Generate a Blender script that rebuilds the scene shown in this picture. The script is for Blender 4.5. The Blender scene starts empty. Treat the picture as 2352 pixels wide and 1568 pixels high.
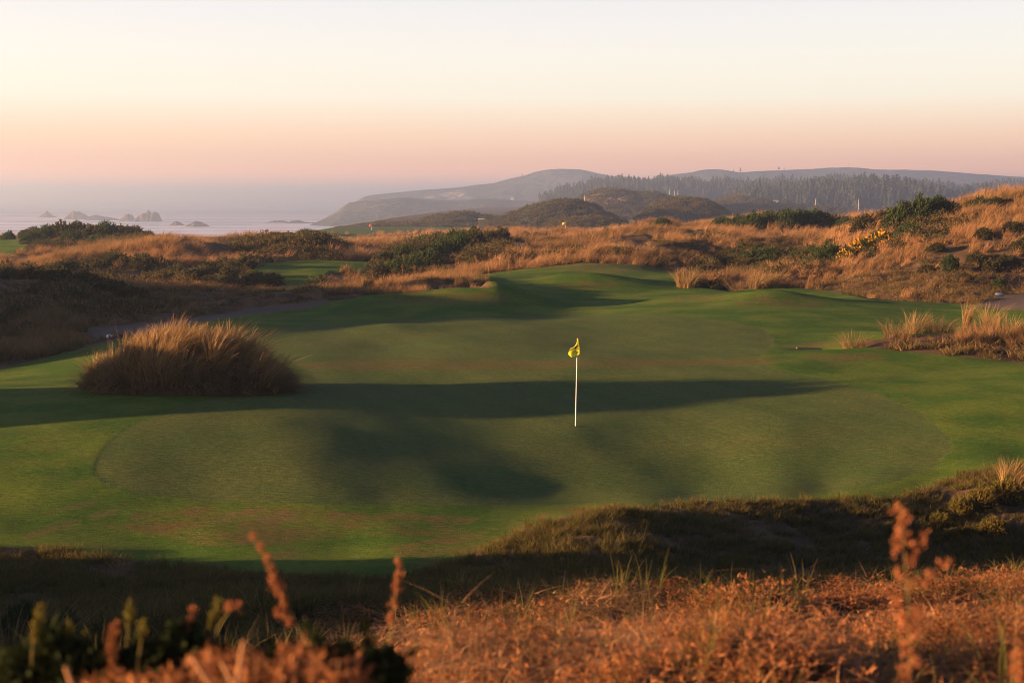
import bpy, math, random
import numpy as np
from mathutils import Vector, Matrix

R = math.radians
scene = bpy.context.scene
col = scene.collection
random.seed(7)

# ------------------------------------------------------------------ camera
FP = 3231.0                      # focal length in pixels of a 2352 px wide picture
PITCH = math.atan(334.0 / FP)
CZ = 48.0                        # camera height above the sea
cam_d = bpy.data.cameras.new("camera")
cam = bpy.data.objects.new("camera", cam_d)
col.objects.link(cam)
cam.location = (0, 0, CZ)
cam.rotation_euler = (math.pi / 2 - PITCH, 0, 0)
cam_d.sensor_width = 36.0
cam_d.lens = FP / 2352.0 * 36.0
cam_d.clip_start = 0.2
cam_d.clip_end = 90000
cam_d.dof.use_dof = True
cam_d.dof.focus_distance = 50.0
cam_d.dof.aperture_fstop = 3.4
scene.camera = cam
scene.render.resolution_x, scene.render.resolution_y = 1024, 682

# ------------------------------------------------------------------ light
SUN_EL, SUN_AZ = 6.2, 260.0      # azimuth clockwise from the view direction
su = Vector((math.sin(R(SUN_AZ)) * math.cos(R(SUN_EL)), math.cos(R(SUN_AZ)) * math.cos(R(SUN_EL)), math.sin(R(SUN_EL))))
sun_d = bpy.data.lights.new("sun", "SUN")
sun_d.energy = 5.0
sun_d.color = (1.0, 0.56, 0.265)
sun_d.angle = R(0.6)
sun = bpy.data.objects.new("sun", sun_d)
col.objects.link(sun)
sun.location = (-60, -5, 60)
sun.rotation_euler = (-su).to_track_quat("-Z", "Y").to_euler()

world = bpy.data.worlds.new("World")
scene.world = world
world.use_nodes = True
wn, wl = world.node_tree.nodes, world.node_tree.links
wn.clear()
wout = wn.new("ShaderNodeOutputWorld")
wbg = wn.new("ShaderNodeBackground")
wbg.inputs["Strength"].default_value = 0.1
sky = wn.new("ShaderNodeTexSky")
sky.sky_type = "NISHITA"
sky.sun_disc = False
sky.sun_elevation = R(SUN_EL)
sky.sun_rotation = R(SUN_AZ)
sky.dust_density = 2.5
sky.air_density = 1.2
tc = wn.new("ShaderNodeTexCoord")
sep = wn.new("ShaderNodeSeparateXYZ")
wl.new(tc.outputs["Generated"], sep.inputs[0])
mr = wn.new("ShaderNodeMapRange")
mr.inputs["From Min"].default_value = 0.0
mr.inputs["From Max"].default_value = 0.5
wl.new(sep.outputs["Z"], mr.inputs["Value"])
ramp = wn.new("ShaderNodeValToRGB")
wl.new(mr.outputs[0], ramp.inputs[0])
SKY = [(0.0, (1.55, 0.60, 0.28)), (0.024, (1.42, 0.58, 0.30)), (0.05, (0.98, 0.52, 0.34)), (0.085, (0.90, 0.60, 0.41)),
       (0.136, (0.80, 0.73, 0.62)), (0.19, (0.74, 0.70, 0.65)), (0.25, (0.67, 0.64, 0.655)), (0.30, (0.58, 0.60, 0.67)), (0.38, (0.28, 0.36, 0.56)), (0.46, (0.12, 0.20, 0.46)),
       (0.70, (0.038, 0.085, 0.30)), (1.0, (0.018, 0.045, 0.17))]
els = ramp.color_ramp.elements
while len(els) > 1:
    els.remove(els[-1])
els[0].position, els[0].color = SKY[0][0], (*SKY[0][1], 1)
for p_, c_ in SKY[1:]:
    e = els.new(p_)
    e.color = (*c_, 1)
SKYGAIN = 2.5
sc_ = wn.new("ShaderNodeVectorMath"); sc_.operation = "SCALE"; sc_.inputs["Scale"].default_value = SKYGAIN
wl.new(ramp.outputs[0], sc_.inputs[0])
sk2 = wn.new("ShaderNodeVectorMath"); sk2.operation = "MULTIPLY"; sk2.inputs[1].default_value = (0.15, 0.15, 0.15)
wl.new(sky.outputs[0], sk2.inputs[0])
ad = wn.new("ShaderNodeVectorMath"); ad.operation = "ADD"
wl.new(sc_.outputs[0], ad.inputs[0]); wl.new(sk2.outputs[0], ad.inputs[1])
wl.new(ad.outputs[0], wbg.inputs["Color"])
wl.new(wbg.outputs[0], wout.inputs["Surface"])

scene.view_settings.view_transform = "Standard"
scene.view_settings.look = "None"
scene.view_settings.exposure = 2.38
scene.view_settings.gamma = 1.0
scene.view_settings.use_curve_mapping = False
cy = scene.cycles
cy.use_denoising = True
cy.denoising_prefilter = "ACCURATE"
cy.filter_width = 1.05
cy.max_bounces = 5
cy.diffuse_bounces = 2
cy.glossy_bounces = 2
cy.transmission_bounces = 3
cy.transparent_max_bounces = 6
cy.volume_bounces = 0
cy.caustics_reflective = cy.caustics_refractive = False
cy.sample_clamp_indirect = 4.0

# ------------------------------------------------------------------ helpers
def tag(o, label=None, cat=None, group=None, kind=None):
    for k, v in (("label", label), ("category", cat), ("group", group), ("kind", kind)):
        if v:
            o[k] = v
    return o

def obj(name, me, parent=None, loc=None):
    o = bpy.data.objects.new(name, me)
    col.objects.link(o)
    if parent is not None:
        o.parent = parent
    if loc is not None:
        o.location = loc
    return o

def mesh_from(name, V, F, mats=(), smooth=False, fattr=None):
    """V (n,3) array; F list/array of faces with 3 or 4 indices (-1 pads a triangle)"""
    me = bpy.data.meshes.new(name)
    V = np.asarray(V, dtype=np.float32)
    F = np.asarray(F, dtype=np.int32)
    if F.ndim == 2 and F.shape[1] == 4:
        mask = F >= 0
        counts = mask.sum(1)
        loops = F[mask]
    else:
        counts = np.full(len(F), F.shape[1])
        loops = F.ravel()
    me.vertices.add(len(V)); me.vertices.foreach_set("co", V.ravel())
    me.loops.add(len(loops)); me.loops.foreach_set("vertex_index", loops.astype(np.int32))
    starts = np.concatenate([[0], np.cumsum(counts)[:-1]]).astype(np.int32)
    me.polygons.add(len(F)); me.polygons.foreach_set("loop_start", starts)
    if smooth:
        me.polygons.foreach_set("use_smooth", np.ones(len(F), dtype=bool))
    me.update(calc_edges=True)
    for m in mats:
        me.materials.append(m)
    return me

def vattr(me, name, arr):
    a = me.attributes.new(name, "FLOAT", "POINT")
    a.data.foreach_set("value", np.asarray(arr, dtype=np.float32).ravel())

def _hash(ix, iy, seed):
    n = (ix.astype(np.int64) * 374761393 + iy.astype(np.int64) * 668265263 + seed * 974634767) & 0x7FFFFFFF
    n = ((n ^ (n >> 13)) * 1274126177) & 0x7FFFFFFF
    n = (n ^ (n >> 16)) & 0xFFFF
    return n / 65535.0

def vnoise(x, y, seed=0):
    x = np.asarray(x, dtype=float); y = np.asarray(y, dtype=float)
    ix = np.floor(x); iy = np.floor(y)
    fx = x - ix; fy = y - iy
    fx = fx * fx * (3 - 2 * fx); fy = fy * fy * (3 - 2 * fy)
    a = _hash(ix, iy, seed); b = _hash(ix + 1, iy, seed)
    c = _hash(ix, iy + 1, seed); d = _hash(ix + 1, iy + 1, seed)
    return (a * (1 - fx) + b * fx) * (1 - fy) + (c * (1 - fx) + d * fx) * fy

def fbm(x, y, seed=0, octv=4, gain=0.5):
    t = 0; amp = 1; tot = 0; f = 1
    for o in range(octv):
        t = t + amp * (vnoise(x * f + 13.7 * o, y * f - 7.1 * o, seed + o) - 0.5)
        tot += amp; amp *= gain; f *= 2.03
    return t / tot * 2

def sstep(a, b, x):
    t = np.clip((x - a) / (b - a), 0, 1)
    return t * t * (3 - 2 * t)

SP, CP = math.sin(PITCH), math.cos(PITCH)
def ray_sq(U, V):
    """survey: sideways and vertical slope of a line of sight"""
    a = (np.asarray(U, float) - 1176) / FP
    b = (784 - np.asarray(V, float)) / FP
    dy = CP + b * SP
    return a / dy, (b * CP - SP) / dy

def at(U, V, Y):
    s, q = ray_sq(U, V)
    return float(s * Y), float(Y), float(CZ + q * Y)

def proj(x, y, z):
    z = z - CZ
    fw = y * CP - z * SP
    up = y * SP + z * CP
    return 1176 + FP * x / fw, 784 - FP * up / fw

# node helpers -------------------------------------------------------
class NT:
    def __init__(self, name):
        self.m = bpy.data.materials.new(name)
        self.m.use_nodes = True
        self.t = self.m.node_tree
        self.t.nodes.clear()
        self.out = self.n("ShaderNodeOutputMaterial")
    def n(self, typ, **kw):
        nd = self.t.nodes.new(typ)
        for k, v in kw.items():
            setattr(nd, k, v)
        return nd
    def link(self, a, b):
        self.t.links.new(a, b)
    def set(self, sock, v):
        if hasattr(v, "is_output"):
            self.link(v, sock)
        elif isinstance(v, (tuple, list)) and len(v) == 3 and sock.type == "RGBA":
            sock.default_value = (*v, 1)
        else:
            sock.default_value = v
    def attr(self, name, inst=False):
        a = self.n("ShaderNodeAttribute", attribute_name=name)
        a.attribute_type = "INSTANCER" if inst else "GEOMETRY"
        return a.outputs["Fac"]
    def math(self, op, a, b=None, clamp=False):
        nd = self.n("ShaderNodeMath", operation=op)
        nd.use_clamp = clamp
        self.set(nd.inputs[0], a)
        if b is not None:
            self.set(nd.inputs[1], b)
        return nd.outputs[0]
    def step(self, x, lo, hi):
        nd = self.n("ShaderNodeMapRange", interpolation_type="SMOOTHSTEP")
        self.set(nd.inputs["Value"], x)
        nd.inputs["From Min"].default_value = lo
        nd.inputs["From Max"].default_value = hi
        return nd.outputs[0]
    def mix(self, f, a, b):
        nd = self.n("ShaderNodeMix", data_type="RGBA")
        self.set(nd.inputs[0], f); self.set(nd.inputs[6], a); self.set(nd.inputs[7], b)
        return nd.outputs[2]
    def mul(self, f, a, b):
        nd = self.n("ShaderNodeMix", data_type="RGBA", blend_type="MULTIPLY")
        self.set(nd.inputs[0], f); self.set(nd.inputs[6], a); self.set(nd.inputs[7], b)
        return nd.outputs[2]
    def noise(self, scale, detail=4, rough=0.55, vec=None, stretch=None, dist=0.0):
        nd = self.n("ShaderNodeTexNoise")
        nd.inputs["Scale"].default_value = scale
        nd.inputs["Detail"].default_value = detail
        nd.inputs["Roughness"].default_value = rough
        nd.inputs["Distortion"].default_value = dist
        v = vec if vec is not None else self.pos()
        if stretch:
            mp = self.n("ShaderNodeMapping")
            self.link(v, mp.inputs[0]); mp.inputs["Scale"].default_value = stretch
            v = mp.outputs[0]
        self.link(v, nd.inputs["Vector"])
        return nd.outputs["Fac"]
    def pos(self):
        if not hasattr(self, "_p"):
            self._p = self.n("ShaderNodeNewGeometry").outputs["Position"]
        return self._p
    def ramp(self, f, stops):
        nd = self.n("ShaderNodeValToRGB")
        self.set(nd.inputs[0], f)
        e = nd.color_ramp.elements
        while len(e) > 1:
            e.remove(e[-1])
        e[0].position = stops[0][0]; e[0].color = (*stops[0][1], 1)
        for p, c in stops[1:]:
            q = e.new(p); q.color = (*c, 1)
        return nd.outputs[0]
    def bump(self, h, strength=0.5, dist=0.05, normal=None):
        nd = self.n("ShaderNodeBump")
        nd.inputs["Strength"].default_value = strength
        nd.inputs["Distance"].default_value = dist
        self.link(h, nd.inputs["Height"])
        if normal is not None:
            self.link(normal, nd.inputs["Normal"])
        return nd.outputs[0]
    def diffuse(self, c, normal=None, rough=0.9, spec=0.1, metal=0.0):
        p = self.n("ShaderNodeBsdfPrincipled")
        self.set(p.inputs["Base Color"], c)
        self.set(p.inputs["Roughness"], rough)
        p.inputs["Specular IOR Level"].default_value = spec
        p.inputs["Metallic"].default_value = metal
        if normal is not None:
            self.link(normal, p.inputs["Normal"])
        return p.outputs[0]
    def leaf(self, c, trans=0.35, normal=None):
        d = self.n("ShaderNodeBsdfDiffuse"); t = self.n("ShaderNodeBsdfTranslucent")
        self.set(d.inputs[0], c); self.set(t.inputs[0], c)
        mx = self.n("ShaderNodeMixShader"); mx.inputs[0].default_value = trans
        self.link(d.outputs[0], mx.inputs[1]); self.link(t.outputs[0], mx.inputs[2])
        return mx.outputs[0]
    def done(self, sh):
        self.link(sh, self.out.inputs["Surface"])
        return self.m

def plain(name, c, rough=0.8, spec=0.2, var=0.25, scale=8.0):
    m = NT(name)
    n = m.noise(scale, 5)
    cc = m.mix(n, tuple(x * (1 - var) for x in c), tuple(min(1, x * (1 + var)) for x in c))
    return m.done(m.diffuse(cc, rough=rough, spec=spec))

# ------------------------------------------------------------------ terrain survey
CPT = []                                   # (s, lnY, slope)
def row(Y, pts):
    for U, V in pts:
        s, q = ray_sq(U, V)
        CPT.append((float(s), math.log(Y), float(q)))
def rowz(Y, pts):
    for U, z in pts:
        CPT.append(((U - 1176) / FP, math.log(Y), z / Y))

rowz(1.6, [(-2600, -1.7), (0, -1.65), (1176, -1.6), (2352, -1.6), (4800, -1.6)])
rowz(4.8, [(-2600, -2.6), (-1000, -2.4), (0, -2.3), (600, -2.1), (1000, -1.80), (1500, -1.74), (2000, -1.71), (2352, -1.69), (3800, -1.6)])
row(7.0, [(1000, 1480), (1500, 1430), (2000, 1405), (2352, 1400), (600, 1560), (100, 1620)])
row(9.2, [(-1500, 1560), (-800, 1570), (0, 1560), (300, 1530), (600, 1470), (1000, 1398), (1300, 1347), (1500, 1324), (1700, 1309), (2000, 1301), (2352, 1294), (3000, 1290), (4500, 1290)])
row(11.0, [(1300, 1362), (1700, 1332), (2000, 1325), (2352, 1318)])
row(14.0, [(-1500, 1450), (0, 1470), (500, 1430), (900, 1390), (1200, 1375), (1700, 1358), (2352, 1345), (3000, 1340), (4500, 1340)])
row(19.0, [(-1500, 1300), (-500, 1330), (0, 1350), (400, 1340), (800, 1330), (1100, 1330), (1500, 1345)])
row(21.0, [(1800, 1340), (2100, 1342), (2352, 1340), (3500, 1310)])
row(22.5, [(-1500, 1240), (0, 1258), (400, 1270), (800, 1262), (1000, 1255), (1150, 1250), (1300, 1245)])
for Y_, P_ in ((22.9, (1500, 1252)), (23.6, (1800, 1274)), (24.3, (2100, 1287)), (24.8, (2352, 1287)), (28, (3500, 1240))):
    row(Y_, [P_])
row(24.0, [(0, 1210), (500, 1220), (900, 1215), (1060, 1220), (1180, 1215), (1300, 1192), (1420, 1184)])
for Y_, P_ in ((25.0, (1600, 1196)), (25.7, (1900, 1222)), (26.2, (2200, 1225)), (26.4, (2352, 1215))):
    row(Y_, [P_])
row(25.6, [(0, 1170), (500, 1180), (900, 1180), (1080, 1182), (1250, 1180), (1360, 1172), ])
for Y_, P_ in ((25.9, (1500, 1160)), (26.3, (1650, 1153)), (26.8, (1800, 1150)), (27.2, (1950, 1149)), (27.5, (2080, 1149)), (27.8, (2250, 1128)), (28.0, (2352, 1108)), (31, (3000, 1060))):
    row(Y_, [P_])
row(28.0, [(-1500, 1090), (-600, 1110), (0, 1105), (300, 1105), (700, 1110), (1000, 1120), (1350, 1137)])
for Y_, P_ in ((28.4, (1600, 1132)), (29.0, (1900, 1116)), (29.8, (2150, 1085)), (30.4, (2352, 1060)), (33.5, (3000, 1020)), (34, (4500, 1000))):
    row(Y_, [P_])
row(35.0, [(-1500, 960), (-600, 985), (0, 985), (600, 975), (1000, 980), (1323, 975), (1800, 975), (2200, 960), (2500, 950), (3500, 930)])
row(42.0, [(-1500, 870), (-600, 893), (0, 893), (200, 891), (450, 893), (650, 895), (1000, 897), (1350, 897), (1800, 891), (2200, 876), (2500, 858), (3500, 840)])
row(48.0, [(-1500, 840), (-500, 860), (0, 862), (250, 845), (560, 836), (700, 832), (1000, 831), (1350, 827), (1800, 823), (2000, 826), (2150, 825), (2352, 826), (2600, 820), (3500, 790)])
row(52.0, [(1930, 794), (2100, 786), (2352, 786)])
row(55.0, [(-1500, 800), (0, 818), (250, 798), (560, 794), (900, 795), (1350, 791), (1750, 786), (1900, 784), (2060, 764), (2200, 757), (2352, 750), (2700, 740), (3500, 730)])
row(59.0, [(2060, 762), (2200, 757), (2352, 750)])
row(62.0, [(-1500, 765), (0, 778), (250, 765), (400, 757), (560, 748), (900, 745), (1200, 749), (1500, 750), (1750, 748)])
row(68.0, [(-1500, 740), (0, 745), (250, 738), (560, 738), (900, 735), (1200, 728), (1500, 722), (1750, 715), (2000, 718), (2100, 722), (2352, 716), (3500, 690)])
row(78.0, [(-1500, 700), (0, 712), (250, 712), (500, 714), (640, 703), (750, 688), (870, 676), (1000, 669), (1150, 669), (1230, 688), (1400, 692), (1560, 690), (1640, 688), (1750, 676), (1850, 690), (1950, 690), (2100, 690), (2352, 690)])
row(84.0, [(640, 706), (750, 690), (870, 676), (1000, 670), (1150, 672), (1400, 672), (1600, 670), (1800, 678), (2000, 676), (2352, 660)])
row(92.0, [(-1500, 660), (0, 680), (300, 682), (500, 690), (620, 697), (700, 683), (870, 657), (1000, 643), (1100, 640), (1150, 648), (1250, 653), (1400, 655), (1560, 658), (1680, 658), (1800, 655), (1900, 655), (2000, 650), (2100, 640), (2352, 610), (2700, 580), (3500, 560)])
row(98.0, [(700, 700), (870, 675), (1000, 640), (1560, 634), (1700, 636), (1800, 632), (1900, 622), (2000, 605), (2100, 582), (2200, 562), (2352, 540), (2700, 500), (3500, 470)])
row(105.0, [(-1500, 640), (0, 655), (200, 660), (400, 668), (600, 668), (730, 668), (850, 665), (950, 645), (1080, 632), (1200, 621), (1350, 611), (1480, 616), (1560, 628), (1650, 625)])
row(112.0, [(600, 648), (720, 645), (850, 650), (900, 648), (1000, 632), (1700, 610), (1800, 600), (1900, 577), (2000, 547), (2100, 520), (2200, 494), (2300, 477), (2352, 468), (2700, 440), (3500, 430)])
row(118.0, [(-1500, 610), (0, 625), (200, 620), (400, 615), (560, 612), (620, 615), (720, 615), (850, 620), (1100, 600), (1250, 587), (1400, 587), (1550, 588)])
row(126.0, [(600, 598), (720, 597), (850, 602), (950, 605), (1700, 590), (1850, 570), (1950, 535), (2050, 508), (2150, 482), (2250, 460), (2352, 450), (2700, 425), (3500, 420)])
row(132.0, [(-1500, 590), (0, 592), (100, 582), (200, 572), (350, 557), (480, 549), (560, 562), (950, 598), (1050, 595)])
row(140.0, [(560, 552), (620, 548), (700, 552), (760, 568), (850, 592), (1200, 565), (1400, 552), (1550, 548), (1700, 548), (1900, 548), (2000, 528), (2100, 505), (2200, 480), (2352, 455), (2700, 440), (3500, 440)])
row(152.0, [(-1500, 590), (0, 600), (350, 568), (600, 560), (800, 580)])
row(170.0, [(-1500, 560), (0, 575), (200, 562), (400, 552), (600, 552), (850, 568), (950, 560), (1060, 547), (1150, 545), (1250, 560), (1340, 545), (1600, 528), (1900, 530), (2100, 520), (2352, 485), (3500, 470)])
row(198.0, [(-1500, 530), (0, 549), (60, 546), (120, 530), (200, 528), (270, 533), (340, 549), (500, 554), (700, 549), (850, 562), (1000, 550), (1340, 537), (1400, 531), (1480, 517), (1550, 510), (1650, 502), (1800, 503), (1900, 504), (2100, 500), (2352, 490), (3500, 480)])
row(260.0, [(-1500, 545), (0, 556), (340, 556), (640, 550), (850, 546), (1000, 538), (1150, 532), (1340, 541), (1500, 535), (1900, 520), (2352, 505), (3500, 500)])
row(330.0, [(-1500, 545), (0, 560), (640, 548), (740, 540), (850, 536), (1000, 531), (1200, 529), (1400, 526), (1600, 522), (2352, 512), (3500, 505)])
rowz(450.0, [(u, -11.2) for u in (-2500, -1000, 0, 740, 1000, 1300, 1600, 2000, 2352, 3500, 4800)])
rowz(700.0, [(u, -13.5) for u in (-2500, -1000, 0, 800, 1300, 1600, 2000, 2352, 3500, 4800)])
rowz(1050.0, [(u, -15.0) for u in (-2500, -500, 600, 1300, 2000, 3500, 4800)])
rowz(3000.0, [(u, -17.0) for u in (-2500, 0, 1176, 2352, 4800)])
rowz(14000.0, [(u, -17.0) for u in (-2500, 0, 1176, 2352, 4800)])

CPT = np.array(CPT)
KL = 0.45
PX = np.column_stack([CPT[:, 0], CPT[:, 1] * KL])
def _tps(r2):
    return 0.5 * r2 * np.log(np.maximum(r2, 1e-12))
_n = len(PX)
_d2 = ((PX[:, None, :] - PX[None, :, :]) ** 2).sum(-1)
_A = np.zeros((_n + 3, _n + 3))
_A[:_n, :_n] = _tps(_d2) + np.eye(_n) * 2e-6
_A[:_n, _n] = 1; _A[:_n, _n + 1:] = PX
_A[_n, :_n] = 1; _A[_n + 1:, :_n] = PX.T
_w = np.linalg.solve(_A, np.concatenate([CPT[:, 2], [0, 0, 0]]))
def survey(s, lnY):
    s = np.asarray(s, float).ravel(); l = np.asarray(lnY, float).ravel() * KL
    out = np.empty(len(s))
    for i in range(0, len(s), 20000):
        a = s[i:i + 20000, None] - PX[None, :, 0]
        b = l[i:i + 20000, None] - PX[None, :, 1]
        out[i:i + 20000] = _tps(a * a + b * b) @ _w[:_n] + _w[_n] + _w[_n + 1] * s[i:i + 20000] + _w[_n + 2] * l[i:i + 20000]
    return out

def inpoly(U, V, poly):
    poly = np.asarray(poly, float)
    ins = np.zeros(U.shape, bool)
    n = len(poly)
    for i in range(n):
        x1, y1 = poly[i]; x2, y2 = poly[(i + 1) % n]
        if y1 == y2:
            continue
        c = ((y1 > V) != (y2 > V)) & (U < (x2 - x1) * (V - y1) / (y2 - y1) + x1)
        ins ^= c
    return ins

def polysd(U, V, poly, vs=1.0):
    """signed distance to a survey polygon (positive inside); vs stretches V"""
    poly = np.asarray(poly, float)
    d = np.full(U.shape, 1e9)
    n = len(poly)
    for i in range(n):
        x1, y1 = poly[i]; x2, y2 = poly[(i + 1) % n]
        dx, dy = x2 - x1, (y2 - y1) * vs
        px, py = U - x1, (V - y1) * vs
        t = np.clip((px * dx + py * dy) / (dx * dx + dy * dy + 1e-9), 0, 1)
        d = np.minimum(d, (px - t * dx) ** 2 + (py - t * dy) ** 2)
    d = np.sqrt(d)
    return np.where(inpoly(U, V, poly), d, -d)

HAZE_D, HAZE_C, HAZE_G = 0.00032, (0.56, 0.73, 1.0), 0.52
# ------------------------------------------------------------------ ground grid
_c = [np.linspace(-2600, -160, 70)[:-1], np.arange(-160, 2512, 4.6), np.linspace(2512, 4800, 60)]
GU = np.concatenate(_c)
GS = (GU - 1176) / FP
_l1 = np.arange(math.log(1.5), math.log(230), 0.0078)
_l2 = np.linspace(math.log(230), math.log(14000), 130)[1:]
GL = np.concatenate([_l1, _l2])
NS, NL = len(GS), len(GL)
# evaluate the survey on a coarser lattice in both directions, then the detail on the full grid
SS, LL = np.meshgrid(GS, GL)              # rows: depth, columns: bearing
Q = survey(SS, LL).reshape(NL, NS)
YY = np.exp(LL)
XX = SS * YY
ZZ = CZ + Q * YY

# long swells, hollows and mounds of the turf (world metres)
def gauss(x, y, rx, ry, h, ang=0.0):
    c, s_ = math.cos(R(ang)), math.sin(R(ang))
    dx, dy = XX - x, YY - y
    u = (dx * c + dy * s_) / rx; v = (-dx * s_ + dy * c) / ry
    return h * np.exp(-(u * u + v * v))
def fallx(x0, x1, y0, y1, h, soft=3.0):
    """ground that drops by h from x0 to x1 over the band y0..y1"""
    return h * (1 - sstep(x0, x1, XX)) * sstep(y0 - soft, y0 + soft, YY) * (1 - sstep(y1 - soft, y1 + soft, YY))
ZZ += fallx(-5.8, 1.6, 27.5, 40.0, 0.53, 5.0) - 0.12 * gauss(-6, 33, 9, 6, 1.0)                 # front green sheds to the right of its left shoulder
ZZ += gauss(-42, 73, 10, 30, 5.6) * sstep(43, 50, YY) * (1 - 0.6 * sstep(77, 86, YY))    # unseen dune left of the frame, shaped to throw shade over the vale
ZZ += gauss(-26, 34.8, 6, 6.0, 2.8) * (1 - sstep(35.8, 38.8, YY))                      # unseen hump out of frame, cut so its shadow falls across the tussock's foot
ZZ += gauss(-18, 16.9, 4.5, 2.6, 1.9)                    # unseen hump out of frame, added to shade the front trough
ZZ += fallx(-1, 6, 76, 89, 0.58, 2.0) - gauss(3, 83, 7, 6, 0.35)   # hollow right of the straw ridge
ZZ += fallx(-13, -2, 83, 90, 0.8, 1.5) - gauss(-8, 86.5, 7, 3, 0.45)
ZZ += gauss(10.5, 78, 3, 2, 0.35)
ZZ += gauss(14.5, 74.5, 3.5, 2.3, 0.5)                      # mound before the right hill
ZZ += gauss(5, 93, 4, 2.2, 0.75)
ZZ += gauss(-9.5, 10, 2.6, 3.5, 1.6)                     # unseen shoulder beyond the frame, added to cast shade on the left foreground
ZZ += gauss(12.0, 52.0, 1.3, 0.5, -0.35)                 # little bunker by the bank
ZZ += gauss(-11.5, 14.2, 3.0, 3.0, 1.6)  # second unseen shoulder, carries that shade further back
ZZ += gauss(4.8, 28.2, 0.9, 3.0, -0.11)

turf_w = sstep(20, 24, YY) * (1 - sstep(105, 130, YY))
ZZ += turf_w * 0.20 * sstep(60, 72, YY) * fbm(XX / 8.0, YY / 7.0, 9, 2)
ZZ += turf_w * (0.085 * fbm(XX / 7.0, YY / 9.0, 3, 3) + 0.020 * fbm(XX / 2.4, YY / 2.6, 5, 3))

# coast: the land ends in a low cliff above the sea
_cu = np.array([-2600, 0, 350, 640, 740, 860, 960, 1100, 1300, 4800])
_cy = np.array([265, 265, 270, 330, 520, 800, 1200, 1900, 14000, 14000])
UG = SS * FP + 1176
ycoast = np.interp(UG, _cu, _cy) * (1 + 0.05 * fbm(UG / 60.0, YY * 0 + 3.3, 11, 3))
land = 1 - sstep(1.0, 1.12, YY / ycoast)
ZZ = ZZ * land + (-6.0) * (1 - land)

UU, VV = proj(XX, YY, ZZ)

# ---------------- surface cover, surveyed as outlines with a depth range
def cover(poly, y0, y1, soft, vs=1.0):
    m = (YY > y0) & (YY < y1)
    sd = np.full(YY.shape, -999.0)
    idx = np.where(m)
    sd[idx] = polysd(UU[idx], VV[idx], poly, vs)
    return sd

# mown turf as one long outline from the front mound to the far plateau
TURF = [(-900, 880), (0, 848), (130, 815), (260, 782), (400, 752), (520, 720), (640, 702), (760, 688), (880, 672), (1010, 662), (1140, 655),
        (1090, 632), (1200, 617), (1340, 603), (1480, 608), (1560, 628), (1566, 655), (1680, 668), (1760, 655), (1900, 668), (2020, 688), (2200, 698), (2352, 705), (2900, 715),
        (2900, 745), (2352, 752), (2050, 775), (1940, 790), (2020, 802), (2200, 818), (2352, 835), (2700, 850), (2700, 1062), (2352, 1068), (2220, 1082), (2130, 1118), (2050, 1148), (1800, 1150), (1600, 1156),
        (1440, 1168), (1340, 1178), (1250, 1198), (1150, 1240), (1050, 1285), (950, 1320), (600, 1330), (420, 1300), (250, 1280), (130, 1262), (0, 1255), (-900, 1240)]
sd_turf = cover(TURF, 17.5, 117, 6, 2.2)
# the double putting green
GREEN = [(215, 1085), (222, 1050), (250, 1010), (310, 970), (420, 930), (600, 893), (720, 872), (690, 845), (600, 800), (560, 765), (700, 748), (860, 740), (1000, 732), (1200, 722), (1400, 722), (1560, 726), (1680, 738), (1755, 756), (1778, 780),
         (1770, 800), (1740, 822), (1790, 850), (1900, 872), (2020, 905), (2120, 950), (2185, 1005), (2190, 1030), (2150, 1070), (2060, 1105), (1900, 1135), (1700, 1148), (1500, 1152), (1300, 1158), (1100, 1160), (800, 1158), (500, 1150), (330, 1135), (240, 1110)]
sd_green = cover(GREEN, 24.5, 72, 4, 1.8)
FAIRWAYS = [([(-400, 560), (0, 548), (70, 545), (110, 556), (60, 580), (0, 588), (-400, 592)], 140, 215),
            ([(575, 622), (600, 604), (720, 596), (850, 600), (850, 618), (760, 624), (720, 660), (740, 672), (560, 672)], 104, 136),
            ([(560, 552), (620, 548), (700, 546), (760, 556), (980, 548), (1000, 540), (640, 542)], 230, 300),
            ([(640, 548), (740, 524), (960, 518), (1330, 512), (1340, 480), (1560, 486), (1560, 530), (1450, 538), (1200, 530), (900, 532), (700, 545)], 320, 1000),
            ([(1660, 500), (1700, 468), (2352, 485), (2600, 500)], 320, 1600)]
sd_fair = np.full(YY.shape, -999.0)
for p_, a_, b_ in FAIRWAYS:
    sd_fair = np.maximum(sd_fair, cover(p_, a_, b_, 4, 2.0))
SAND = [([(200, 752), (400, 738), (600, 705), (740, 690), (775, 692), (720, 705), (560, 724), (430, 745), (300, 772), (215, 775)], 56, 96), ([(-200, 668), (60, 666), (190, 690), (110, 684), (0, 682), (-200, 684)], 84, 106), ([(1150, 552), (1240, 560), (1250, 578), (1190, 580), (1140, 566)], 145, 200),
        ([(2240, 700), (2300, 680), (2420, 668), (2420, 712), (2300, 712)], 66, 92)]
sd_sand = np.full(YY.shape, -999.0)
for p_, a_, b_ in SAND:
    sd_sand = np.maximum(sd_sand, cover(p_, a_, b_, 4, 2.0))
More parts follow.
